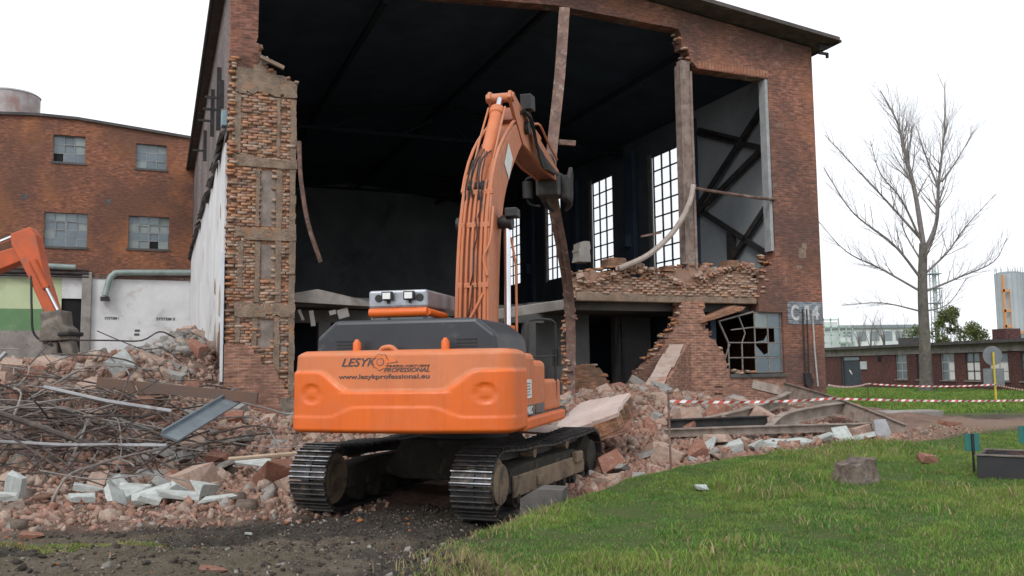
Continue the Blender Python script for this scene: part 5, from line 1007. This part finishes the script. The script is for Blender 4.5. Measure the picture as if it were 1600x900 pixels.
def crp(poly, y0, y1, nm, m): 
    mb = MB().prism(poly, 'y', y0, y1); mb.v = [tuple(e2l(*v)) for v in mb.v]; mb.build(nm, m, e2, bevel=.04)
crp([(-12.75, 3.3), (-12.15, 3.35), (-12.1, 2.95), (-11.95, 2.85), (-11.9, 2.55), (-12.75, 2.5), (-12.7, 2.95)], 23.7, 24.3, 'crusher_head', CRS); crp([(-12.7, 2.5), (-12.3, 2.5), (-12.25, 1.95), (-12.45, 1.4), (-12.7, 1.9)], 23.8, 24.2, 'crusher_jaw', CRS); crp([(-12.25, 2.5), (-11.95, 2.55), (-11.8, 2.0), (-11.75, 1.5), (-12.05, 1.9)], 23.8, 24.2, 'crusher_jaw', CRS); crp([(-12.2, 2.75), (-11.85, 2.78), (-11.85, 2.66), (-12.2, 2.64)], 23.6, 24.4, 'crusher_plate', STEELD)

# ---------------------------------------------------------------- low brick workshop on the right
LB0 = Vector((25.74, 72.38, 0)); LBA = math.atan2(-.983088, .183133)
wsx, wsy = .183133, -.983088
lb = empty('brick_workshop', LB0, LBA, 'long low dark red brick workshop behind the lawn', 'building')      # local x runs towards the camera, -y faces the lawn
lb.scale = (1, 1, 1)
OPN = [(1.95, 4.7, -.5, 2.3), (9.1, 10.4, .62, 2.35), (11.5, 12.0, .62, 2.35), (14.0, 15.35, .6, 2.32), (16.4, 17.7, .6, 2.3), (18.5, 20.1, .6, 2.25), (21.1, 22.4, .6, 2.25), (24, 25.4, .6, 2.25)]
mb = MB(); c = -6
for a, b, z0, z1 in OPN: mb.box(c, a, 0, .35, -.5, 2.3); mb.box(a, b, 0, .35, -.5, z0); mb.box(a, b, 0, .35, z1, 2.36); c = b
mb.box(c, 34, 0, .35, -.5, 2.3); mb.build('wall', BRP, lb)
MB().box(-6, 34, -.06, .4, 2.34, 2.86).build('lintel_band', CONC, lb); MB().box(-6.3, 34.3, -.5, 9, 2.862, 3.06).build('roof', FELT, lb); MB().box(-6, 34, 8.6, 8.9, -.5, 2.86).box(33.65, 34, .36, 8.6, -.5, 2.86).box(-6, -5.65, .36, 8.6, -.5, 2.86).build('wall', BRP, lb)
dr = MB().box(2.0, 4.65, .1, .18, -.4, 1.95).build('door', simple('door_blue_black', (.03, .04, .055), (.02, .028, .04), 2, .5), lb); MB().beam((3.0, .08, 1.25), (3.35, .08, .95), .02, .12).build('door_notice', STICK, dr); MB().box(2.2, 4.4, .1, .14, 2.0, 2.26).build('transom', PANE_BLUE, dr); MB().box(1.97, 2.2, .06, .2, -.4, 2.3).build('door_jamb', FRAMED, dr)
MB().box(4.78, 5.6, -.1, -.001, 1.3, 1.9).build('meter_box', simple('meter_pale', (.5, .53, .55), (.42, .45, .47), 3, .5), lb, bevel=.02); MB().box(7.0, 7.4, -.03, 0, 1.85, 2.25).build('vent', HOLE, lb)
for i, (a, b, z0, z1) in enumerate(OPN[1:]):
    w_ = bpy.data.objects.new('window', None); w_.location = (a, .12, z0); link(w_, lb); f = MB(); dx, dz = (b - a) / 2, (z1 - z0) / 3
    for c in range(3): f.box(c * dx - .04, c * dx + .04, -.03, .03, 0, z1 - z0)
    for r in range(4): f.box(0, b - a, -.025, .025, r * dz - .03, r * dz + .03)
    f.build('frame', FRAMED if i % 2 else FRAMEP, w_); MB().box(-.1, b - a + .1, -.2, -.03, -.1, -.02).build('sill', CONC, w_)
    for c in range(2):
        for r in range(3): MB().box(c * dx + .04, (c + 1) * dx - .04, -.008, .008, r * dz + .03, (r + 1) * dz - .03).build('pane', STICK if (r < 2 and (i, c) in ((2, 1), (3, 0), (3, 1), (1, 1), (4, 0), (4, 1))) else PANE_BLUE, w_)
MB().box(6.8, 8.2, 2, 3, 3.07, 3.6).build('roof_hatch', FELT, lb); MB().tube([(8.6, .8, 3.07), (8.6, .8, 3.55)], .12, 8).build('vent_pipe', FELT, lb); MB().box(17.7, 18.9, 1, 2, 3.07, 3.75).build('chimney', BRP, lb)
# ---------------------------------------------------------------- far things
HZ = lambda c, k=.45: tuple(v * (1 - k) + w * k for v, w in zip(c, (.55, .6, .66)))
SILO = simple('silo_metal', (.42, .46, .49), (.34, .38, .41), .15, .5, .3); ORF = simple('silo_orange', (.55, .27, .12), (.48, .24, .12), 1, .7); PLANT = simple('plant_pale_haze', (.62, .66, .67), (.54, .58, .59), .3, .7); PLG = simple('plant_green_haze', (.42, .53, .48), (.36, .46, .42), .4, .7); PLD = simple('plant_dark_haze', (.26, .3, .32), (.2, .24, .26), .4, .7)  # plant colours lightened towards the sky: distance haze painted in
for i, (x, lab) in enumerate(((84.9, 'left one of the pale metal silos with orange stair'), (88.6, 'right one of the pale metal silos, cut by the picture edge'))):
    s = empty('silo', (x, 150 + i * 1.5, 0), 0, lab, 'silo', 'silos beyond the workshop'); MB().tube([(0, 0, 0), (0, 0, 16.9)], 2.15, 30).build('shell', SILO, s, smooth=True); MB().tube([(0, 0, 16.9), (0, 0, 17.2)], [2.2, 1.6], 30).build('roof', PLD, s)
    mb = MB()
    for k_ in range(12): a = k_ * .52; mb.tube([(2.1 * math.cos(a), 2.1 * math.sin(a), 17), (2.1 * math.cos(a), 2.1 * math.sin(a), 18)], .04, 4)
    mb.build('railing', PLD, s, kind='stuff')
    for k_ in range(16): a = k_ * .393 + .1; MB().tube([(2.17 * math.cos(a), 2.17 * math.sin(a), 0), (2.17 * math.cos(a), 2.17 * math.sin(a), 16.8)], .05, 4).build('seam', SILO, s)
    if i == 0:
        for z in (7.6, 10.2, 13.6): MB().box(-2.7, -1.4, -2.7, -2.1, z, z + .45).build('stair_landing', ORF, s)
        MB().box(-2.6, -2.3, -2.7, -2.3, 0, 16.5).box(-1.5, -1.4, -2.6, -2.4, 7.6, 13.6).build('stair_post', ORF, s); MB().box(-3.2, 5.5, -3, -2.6, 6.6, 7.0).build('gantry', ORF, s)
hg = empty('plant_hall', (46, 112, 0), 0, 'pale industrial hall with dark window strips beyond the workshop', 'building'); MB().box(-4.5, 6.0, 0, 8, 0, 6.3).build('wall', PLANT, hg); MB().box(-4.7, 6.2, -.3, 8.2, 6.3, 6.7).build('roof', PLD, hg)
for k_ in range(6): MB().box(-4.0 + k_ * 1.65, -2.8 + k_ * 1.65, -.06, .0, 4.7, 5.9).build('window', PLD, hg)
pr = empty('pipe_rack', (40.6, 111, 0), 0, 'pale green steel pipe rack beside the hall corner', 'steel frame'); mb = MB()
for z in (4.4, 5.4, 6.4, 7.3): mb.box(-1.6, 2.2 if z < 6.5 else .4, -.1, .1, z, z + .14)
for x in (-1.5, -.6, .4, 1.3, 2.1): mb.box(x, x + .12, -.1, .1, 0, 7.6 if x < .5 else 6.6)
mb.build('rack', PLG, pr); MB().box(-1.5, .3, 0, .6, 6.5, 7.1).box(.5, 2.0, .1, .6, 4.6, 5.2).build('vessel', PLANT, pr)
cs = empty('lattice_mast', (86.6, 180, 0), 0, 'slender lattice mast rising behind the bare tree trunk', 'mast'); mb = MB()
for sx, sy in ((-1, -1), (1, -1), (1, 1), (-1, 1)): mb.tube([(sx * .8, sy * .8, 0), (sx * .6, sy * .6, 22)], .1, 4)
for z in range(1, 21, 1): s_ = 1 if z % 2 else -1; mb.tube([(-.7 * s_, -.7, z), (.7 * s_, -.7, z + 1)], .06, 4); mb.tube([(-.7 * s_, .7, z), (.7 * s_, .7, z + 1)], .06, 4)
mb.build('lattice', PLD, cs); MB().tube([(0, 0, 0), (0, 0, 23)], .3, 8).build('stack', PLANT, cs)
for z in (14, 17, 20): MB().box(-1.1, 1.1, -1.1, 1.1, z, z + .2).build('platform', PLD, cs)
MB().tube([(51.4, 105, 0), (51.3, 105, 10.5)], [.12, .05], 5).build('lamp_mast', PLD, None, label='thin dark mast standing over the green bush', cat='mast')
# ---------------------------------------------------------------- trees
BARK = simple('bark_grey', (.15, .135, .12), (.09, .08, .072), 3, .95, c3=(.18, .19, .13), bmp=.7, bdist=.03); TWIG = simple('twig_grey', (.21, .19, .18), (.16, .145, .14), 3, .95, bmp=0)
def grow(mb, p, d, L, r, lev, rt_, maxlev, up=.25, lean=0):
    n = 4 if lev < 3 else 3; pts = [p.copy()]; q = p.copy(); dd = d.copy()
    for i in range(n):
        dd = (dd + Vector((rt_.gauss(0, .10), rt_.gauss(0, .10), rt_.gauss(0, .06) + up * .18))).normalized(); q = q + dd * (L / n); pts.append(q.copy())
    mb.tube(pts, [r * (1 - .55 * i / n) for i in range(n + 1)], 6 if r > .05 else 4 if r > .02 else 3, cap=False)
    if lev >= maxlev: return
    k = rt_.randint(3, 4)
    for i in range(k):
        t = rt_.uniform(.3, 1.0) if i else 1.0; j = min(int(t * n), n - 1); s_ = pts[j].lerp(pts[j + 1], t * n - j)
        a = rt_.uniform(0, 6.28); o_ = dd.orthogonal().normalized(); o_ = (Matrix.Rotation(a, 3, dd) @ o_); ang = rt_.uniform(.25, .75) if i else rt_.uniform(.05, .3)
        grow(mb, s_, (dd * math.cos(ang) + o_ * math.sin(ang)).normalized(), L * rt_.uniform(.5, .78), r * (1 - .5 * t) * (.78 if i == 0 else .55), lev + 1, rt_, maxlev, up)
rt_ = random.Random(31)
T0 = Vector((25.6, 55, hz(25.6, 55) - .1)); tree = empty('bare_tree', T0, 0, 'tall leafless tree on the lawn in front of the low workshop', 'tree')
trunk = MB().tube(bent([(0, 0, 0), (.05, 0, 3), (.1, 0, 6.5), (.3, 0, 9.3)], 5), [.5, .4, .37, .36, .35, .34, .33, .32, .31, .3, .29, .28, .27, .26, .25, .24], 12); trunk.build('trunk', BARK, tree, smooth=True)
br = MB(); X_ = Vector
def limb_poly(pts, r0, nsh, Ls):
    P = bent(pts, 6); n = len(P); br.tube(P, [max(.02, r0 * (1 - .85 * i / (n - 1))) for i in range(n)], 6, cap=False)
    for j in range(nsh):
        t = rt_.uniform(.22, 1.0); i = min(int(t * (n - 1)), n - 2); d_ = (P[i + 1] - P[i]).normalized(); o_ = Matrix.Rotation(rt_.uniform(0, 6.28), 3, d_) @ d_.orthogonal().normalized(); ang = rt_.uniform(.35, .85)
        grow(br, P[i], (d_ * math.cos(ang) + o_ * math.sin(ang) + Vector((0, 0, .25))).normalized(), Ls * rt_.uniform(.6, 1.1) * (1.15 - .5 * t), max(.013, r0 * (1 - .85 * t) * .42), 2, rt_, 5, .3)
for pts, r0, nsh, Ls in (([(.3, 0, 9.2), (0, .1, 12.6), (-.5, .2, 15.4), (-.9, .1, 17.2), (-1.9, 0, 19.2)], .2, 20, 2.1), ([(.25, 0, 8.6), (1.1, -.2, 10.6), (1.4, -.2, 13.2), (1.9, -.3, 16.5), (2.1, -.3, 19.6)], .17, 18, 2.0), ([(1.35, -.2, 12.8), (.9, .3, 15), (.5, .5, 17.0)], .09, 9, 1.6), ([(1.6, -.2, 13.2), (3.0, .4, 14.8), (4.2, .6, 16.6)], .08, 9, 1.6),
    ([(.15, 0, 9.6), (-1.6, .4, 12.0), (-3.6, .8, 14.6), (-5.2, 1, 16.6)], .10, 14, 1.8), ([(.2, 0, 9.4), (-1.2, -.6, 12), (-2.6, -1, 13.6), (-3.2, -1.2, 15.6)], .09, 11, 1.7), ([(.1, 0, 7.0), (-1.8, -.5, 9.2), (-4.4, -.9, 11.2), (-6.1, -1, 14.0)], .11, 15, 1.7), ([(.1, 0, 6.2), (-2.2, .6, 7.8), (-4.2, 1, 9.0), (-5.8, 1.2, 11.0)], .09, 13, 1.6),
    ([(.1, 0, 7.2), (2.0, .4, 8.8), (3.4, .8, 10.4), (5.6, 1, 12.6)], .10, 14, 1.7), ([(.1, 0, 6.2), (2.2, -.5, 7.1), (4.2, -.8, 8.0), (5.0, -1, 9.4)], .09, 13, 1.5), ([(.05, 0, 5.0), (-2.4, .2, 5.6), (-4.9, .3, 5.5)], .07, 9, 1.2), ([(.05, 0, 5.0), (1.8, .3, 5.5), (3.2, .5, 7.2)], .07, 9, 1.3), ([(.1, 0, 7.8), (.4, -1.6, 10), (.2, -2.6, 12.6)], .08, 9, 1.6), ([(.1, 0, 8.2), (-.2, 1.6, 10.6), (.4, 2.6, 13)], .08, 9, 1.6)):
    limb_poly([Vector(p) for p in pts], r0 * .85, int(nsh * 1.7), Ls * 1.12)
br.build('branches', TWIG, tree)
for x, y, h, lab in ((35.2, 90, 8.2, 'thin bare sapling at the left of those over the workshop roof'), (36.6, 90.5, 7.8, 'second thin bare sapling over the workshop roof'), (38.2, 91, 8.6, 'third thin bare sapling over the workshop roof'), (39.6, 90, 7.6, 'spreading bare sapling at the right of those over the workshop roof')):
    t_ = empty('bare_sapling', (x, y, 0), 0, lab, 'tree', 'bare saplings beyond the workshop'); mb = MB(); MB().tube([(0, 0, 0), (.1, 0, h * .55)], [.12, .08], 6).build('trunk', BARK, t_); 
    for k_ in range(5): grow(mb, Vector((.08, 0, h * (.3 + .06 * k_))), Vector((rt_.uniform(-.4, .4), rt_.uniform(-.4, .4), 1)).normalized(), h * .24, .05, 1, rt_, 3, .3)
    mb.build('branches', TWIG, t_)
def leafy(x, y, h, rx, n, lab):
    t_ = empty('leafy_tree', (x, y, 0), 0, lab, 'tree'); mb = MB(); MB().tube([(0, 0, 0), (0, 0, h * .5)], [.2, .1], 6).build('trunk', BARK, t_)
    for k_ in range(8): grow(mb, Vector((0, 0, h * .25 + .1 * k_)), Vector((rt_.uniform(-1, 1), rt_.uniform(-1, 1), 1)).normalized(), h * .3, .06, 1, rt_, 2, .3)
    mb.build('branches', TWIG, t_); C_ = []
    for k_ in range(26): a = rng.uniform(0, 6.28); u_ = rng.uniform(.1, 1) ** .5; zz = rng.uniform(.32, 1.0); C_.append((rx * u_ * math.cos(a) * (1.15 - zz * .75), rx * u_ * math.sin(a) * (1.15 - zz * .75), h * zz * .97, rng.uniform(.35, .8)))
    C_ = np.array(C_); w_ = rng.integers(0, len(C_), n); d_ = rng.normal(size=(n, 3)); d_ /= np.linalg.norm(d_, axis=1)[:, None]; P = C_[w_, :3] + d_ * (C_[w_, 3] * rng.uniform(.4, 1.1, n))[:, None]
    a = rng.normal(size=(n, 3)); a /= np.linalg.norm(a, axis=1)[:, None]; b = np.cross(a, rng.normal(size=(n, 3))); b /= np.linalg.norm(b, axis=1)[:, None]; s_ = rng.uniform(.06, .14, n)[:, None]
    V = np.stack([P - a * s_, P + b * s_ * .5, P + a * s_, P - b * s_ * .5], 1).reshape(-1, 3); base = np.arange(n)[:, None] * 4 + np.arange(4); tn = np.array([.085, .115, .045]) * rng.uniform(.6, 1.5, (n, 1)) + rng.uniform(0, .04, (n, 1)) * np.array([1.2, .8, 0])
    mesh_np('crown', V, base, LEAF, tn, t_)
LEAF = attrmat('leaf', .7, 3, (.8, 1.2), .3, 0)
leafy(42.0, 85, 7.2, 2.3, 7000, 'green leafy tree just right of the bare trunk behind the workshop'); leafy(45.0, 86, 5.4, 2.2, 6000, 'lower olive bush at the right of the leafy tree'); leafy(39.6, 87, 5.2, 1.3, 2500, 'small thinning bush left of the bare trunk behind the workshop')
# ---------------------------------------------------------------- tape, posts, signs on the right
TAPE_R = simple('tape_red', (.55, .06, .05), (.48, .06, .05), 3, .5, bmp=0); TAPE_W = simple('tape_white', (.75, .74, .72), (.68, .67, .66), 3, .5, bmp=0)
def tape(pts, sag, label, wd=.06):
    base = Vector(pts[0]); o = empty('barrier_tape', base, 0, label, 'barrier tape'); A, B = MB(), MB(); n = 0
    for a, b in zip(pts, pts[1:]):
        a = Vector(a) - base; b = Vector(b) - base; L = (b - a).length; k_ = max(4, int(L / .13))
        for i in range(k_):
            t0, t1 = i / k_, (i + 1) / k_; p = a.lerp(b, t0) - Vector((0, 0, sag * 4 * t0 * (1 - t0))); q = a.lerp(b, t1) - Vector((0, 0, sag * 4 * t1 * (1 - t1))); h = Vector((0, .012 * math.sin(n * .9), wd / 2)); e = (q - p) * .28
            (A if n % 2 else B).add([p - h - e, q - h - e, q + h + e, p + h + e, p - h - e + Vector((0, .004, 0)), q - h - e + Vector((0, .004, 0)), q + h + e + Vector((0, .004, 0)), p + h + e + Vector((0, .004, 0))], [(0, 1, 2, 3), (7, 6, 5, 4), (0, 4, 5, 1), (3, 2, 6, 7)]); n += 1
    A.build('red_stripes', TAPE_R, o); B.build('white_stripes', TAPE_W, o)
tape([(2.54, 14.5, 1.06), (6.1, 17, .98), (13.0, 21.6, .72)], .04, 'red and white tape stretched low from the rusty post across the debris', .042)
tape([hw(19.0, -.1, .5), (15.1, 37.8, .83), (20.72, 38.15, .72), (19.6, 31.5, .58)], .1, 'red and white tape on the far lawn before the workshop', .06)
MB().tube([(2.54, 14.5, hz(2.54, 14.5) - .2), (2.53, 14.5, 1.24)], .017, 6).build('tape_post', RUST, None, label='thin rusty steel rod holding the near tape', cat='post')
MB().tube([(15.1, 37.8, hz(15.1, 37.8) - .2), (15.1, 37.8, .9)], .02, 6).build('tape_post', RUST, None, label='thin rod holding the far tape near the hall corner', cat='post')
sg = empty('road_sign', (20.74, 38.2, hz(20.74, 38.2) - .1), 0, 'round sign seen from behind on a yellow post on the far lawn', 'sign'); MB().tube([(0, 0, 0), (0, 0, 2.2)], .045, 8).build('post', simple('post_yellow', (.6, .46, .05), (.5, .38, .05), 3, .5), sg)
GREYS = simple('sign_back', (.2, .215, .23), (.16, .175, .19), 3, .5, .3); MB().tube([(0, .05, 2.05), (0, .07, 2.05)], .42, 28).build('disc', GREYS, sg); MB().box(-.45, .45, .05, .07, .72, 1.5).build('plate', GREYS, sg)
GSG = simple('sign_teal', (.03, .16, .14), (.025, .13, .115), 3, .45)
for x, y, zt, lab in ((6.83, 13.3, .57, 'small teal plate on a short post behind the black ring'), (7.75, 13.5, .66, 'small teal plate on a short post at the right picture edge')):
    s = empty('garden_sign', (x, y, hz(x, y) - .05), R(8), lab, 'sign'); z = zt - s.location.z; MB().tube([(0, 0, 0), (0, 0, z)], .018, 6).box(-.02, .02, -.02, .0, z - .3, z).build('post', BLACKM, s); MB().box(-.115, .115, .001, .012, z - .26, z).build('plate', GSG, s)
# ring, stump, block, brick, paper
TRM = simple('trough_black', (.022, .024, .03), (.035, .033, .034), 2, .75, c3=(.12, .065, .045), dscale=1.2)
tg_ = empty('metal_trough', (6.62, 12.8, hz(7.2, 12.4) - .1), R(-34), 'low black rusty steel trough in the grass at the right picture edge', 'trough')
for x0, x1, y0, y1 in ((0, 2.9, 0, .035), (0, 2.9, .97, 1.005), (0, .035, .036, .969), (2.865, 2.9, .036, .969)): MB().box(x0, x1, y0, y1, 0, .42).build('trough_side', TRM, tg_, bevel=.006)
MB().box(-.02, 2.92, -.02, .05, .421, .44).box(-.02, 2.92, .96, 1.02, .421, .44).build('trough_rim', simple('rim_worn', (.2, .17, .15), (.08, .07, .065), 4, .8), tg_); MB().box(.04, 2.86, .04, .965, .05, .3).build('soil', MUDD, tg_)
st = empty('tree_stump', (4.72, 12.4, hz(4.72, 12.4) - .06), 0, 'weathered grey cut tree stump in the grass', 'stump'); mb = MB(); rt2 = random.Random(2); n = 22
tops = [.36 if i < 10 else .26 for i in range(n)]
for lv in range(4):
    for i in range(n): a = 2 * math.pi * i / n; f_ = 1.35 - .35 * min(1, lv / 1.6); r_ = (.215 + .03 * math.sin(3 * a + 1) + .016 * math.sin(7 * a)) * f_; t = lv / 3; mb.v.append((r_ * 1.25 * math.cos(a), r_ * math.sin(a), t * (.37 - .07 * (math.cos(a) < -.1) + .015 * math.sin(5 * a))))
for lv in range(3):
    for i in range(n): j = (i + 1) % n; mb.f.append((lv * n + i, lv * n + j, lv * n + n + j, lv * n + n + i))
mb.f.append(tuple(3 * n + i for i in range(n))); mb.build('trunk_base', simple('stump_wood', (.22, .175, .14), (.11, .085, .07), 9, .95, c3=(.3, .27, .24), bmp=1, bdist=.03), st, smooth=True)
MB().prism([(-.1, .34), (.02, .33), (-.05, .44)], 'y', -.08, -.03).build('splinter', simple('stump_split', (.2, .17, .15), (.13, .11, .1), 8), st)
MB().prism(rag([(-.26, -.15, 1), (.26, -.15, 1), (.26, .34), (-.05, .33), (-.26, .2)], .15, .02), 'y', -.2, .2).build('concrete_block', simple('block_muddy', (.11, .10, .097), (.07, .066, .063), 4, .95, c3=(.2, .16, .13)), None, loc=(.36, 11.1, hz(.36, 11.1) + .02), rot=(0, R(3), R(-14)), bevel=.03, label='square grey concrete block set against the right track', cat='concrete block')
inst(CH['brick'][2], 'brick_lump', None, None, (6.7, 14.5, hz(6.7, 14.5) + .08), (.2, .1, .3), (.17, .15, .13))
for o in list(COL.objects):
    if o.name.startswith('brick_lump') and 'label' not in o: tag(o, 'lone orange brick lump on the lawn beyond the stump', 'rubble')
inst(CH['white'][1], 'paper_scrap', None, None, (2.49, 11.9, hz(2.49, 11.9) + .05), (.2, .1, .3), (.11, .07, .05)); tag([o for o in COL.objects if o.name.startswith('paper_scrap')][0], 'small crumpled white scrap lying on the lawn', 'litter')
for x, y, s, key, lab in ((-2.6, 7.75, .13, 'brick', 'orange brick piece half sunk in the mud in the foreground'), (-5.9, 11.0, .16, 'brick', 'flat orange brick piece at the left edge of the mud'), (-3.35, 11.3, .05, 'white', 'small white stone on the dark mud edge'), (10.9, 22.3, .28, 'brick', 'brown brick heap on the dirt path near the teal plate')):
    o = inst(CH[key][0], {'brick': 'brick_lump', 'white': 'white_stone'}[key], None, None, (x, y, hz(x, y) + .01), (.1, .15, .4), (s, s * .8, s * .5)); tag(o, lab, 'rubble')
# ---------------------------------------------------------------- grass
GR = attrmat('grass_blade', .75, 2.2, (.75, 1.25), .35, 0)
def blades(name, pts, hmin, hmax, w, label, dry=.12):
    n = len(pts); big = fbm(pts[:, 0], pts[:, 1], .7, 4) * 1.3; cl_ = fbm(pts[:, 0] + 9, pts[:, 1], 3.0, 3); h = rng.uniform(hmin, hmax, n) * np.clip(1 + 1.5 * big + 1.6 * cl_, .35, 2.2); a = rng.uniform(0, 6.28, n); ln = rng.uniform(.15, .95, n) * h; b = rng.uniform(0, 6.28, n)
    ex_ = np.stack([np.cos(a), np.sin(a), 0 * a], 1) * (w * rng.uniform(.6, 1.3, n))[:, None]; le = np.stack([np.cos(b) * ln, np.sin(b) * ln, 0 * b], 1); z = np.array([0, 0, 1.0])
    P = pts.copy(); P[:, 2] -= .01; m_ = P + le * .35 + z * (h * .62)[:, None]; t = P + le + z * (h * .92)[:, None]
    V = np.stack([P - ex_, P + ex_, m_ + ex_ * .7, m_ - ex_ * .7, t], 1).reshape(-1, 3); i0 = np.arange(n)[:, None] * 5; F = np.concatenate([i0 + [0, 1, 2], i0 + [0, 2, 3], i0 + [3, 2, 4]])
    k = rng.uniform(.65, 1.4, (n, 1)); tn = np.array([.145, .25, .05]) * k; yl = (big * 2.2 + cl_ + rng.normal(0, .25, n))[:, None]; tn = tn + np.clip(yl, 0, .8) * np.array([.08, .06, .012]); tn = np.where(yl < -.25, tn * np.array([.62, .8, .9]), tn); dr_ = rng.random((n, 1)) < dry * (1 + 2 * np.clip(yl, 0, 1)); tn = np.where(dr_, np.array([.30, .25, .13]) * k, tn)
    o = mesh_np(name, V, F, GR, np.concatenate([tn, tn, tn])); return tag(o, label, 'grass', kind='stuff')
def gpts(n, x0, x1, y0, y1, wf):
    out = []
    while sum(len(q) for q in out) < n:
        y = rng.uniform(y0, y1, 60000); x = rng.uniform(x0, x1, 60000); ok = (x < .64 * y + 1.2) & (x > -.64 * y - 1); x, y = x[ok], y[ok]
        g = masks(x, y)[0]; ok = (rng.random(len(x)) < wf(x, y)) & (rng.random(len(x)) < sm(.25, .8, g)); out.append(np.stack([x[ok], y[ok]], 1))
    q = np.concatenate(out)[:n]; return np.column_stack([q, Hh(q[:, 0], q[:, 1])])
thin = lambda x, y: np.clip(.75 + 1.3 * fbm(x, y, 1.3, 3), .12, 1) * np.clip((12 / y) ** 1.1, .2, 1)
blades('lawn_grass', gpts(290000, -.8, 14, 6, 22, thin), .024, .062, .0044, 'short uneven green grass of the near lawn')
blades('weed_tufts', gpts(9000, -.8, 12, 6, 20, lambda x, y: (fbm(x + 5, y, 1.1, 3) > .12) * 1.0), .07, .15, .008, 'taller tufts in the near lawn', .25)
blades('lawn_grass', gpts(60000, 10.5, 36, 29, 60, lambda x, y: np.clip(30 / y, 0, 1)), .06, .16, .022, 'green grass of the far lawn before the workshop', .05)
blades('mud_grass', gpts(26000, -7, -1.5, 7.5, 11.6, lambda x, y: 1 + 0 * x), .02, .05, .005, 'sparse grass on the muddy verge at the left', .35)

ed_ = []; seg = [(-.25, 6.2), (-.25, 7.06), (-.38, 8.34), (-.2, 9.4), (.1, 10.4), (.75, 11.7), (1.5, 13.2), (2.6, 14.5), (4.8, 16.9), (6.6, 18.6), (8.3, 18.9), (12.3, 21.5)]
for i in range(9000):
    j = min(int(rs.random() ** 1.5 * (len(seg) - 1)), len(seg) - 2); t = rs.random(); c_ = rs.gauss(0, 1); x = seg[j][0] + (seg[j + 1][0] - seg[j][0]) * t; y = seg[j][1] + (seg[j + 1][1] - seg[j][1]) * t
    if fbm(np.array([x * 1.0]), np.array([y]), 2.1, 3)[0] + rs.gauss(0, .12) > -.05: ed_.append((x + rs.gauss(-.08, .22), y + rs.gauss(0, .15)))
ed_ = np.array(ed_); blades('edge_grass', np.column_stack([ed_, Hh(ed_[:, 0], ed_[:, 1])]), .03, .11, .0055, 'ragged dry grass straggling over the lawn edge', .5)
for o in COL.objects:
    if o.parent is None and 'category' in o and 'kind' not in o: o['kind'] = 'thing'
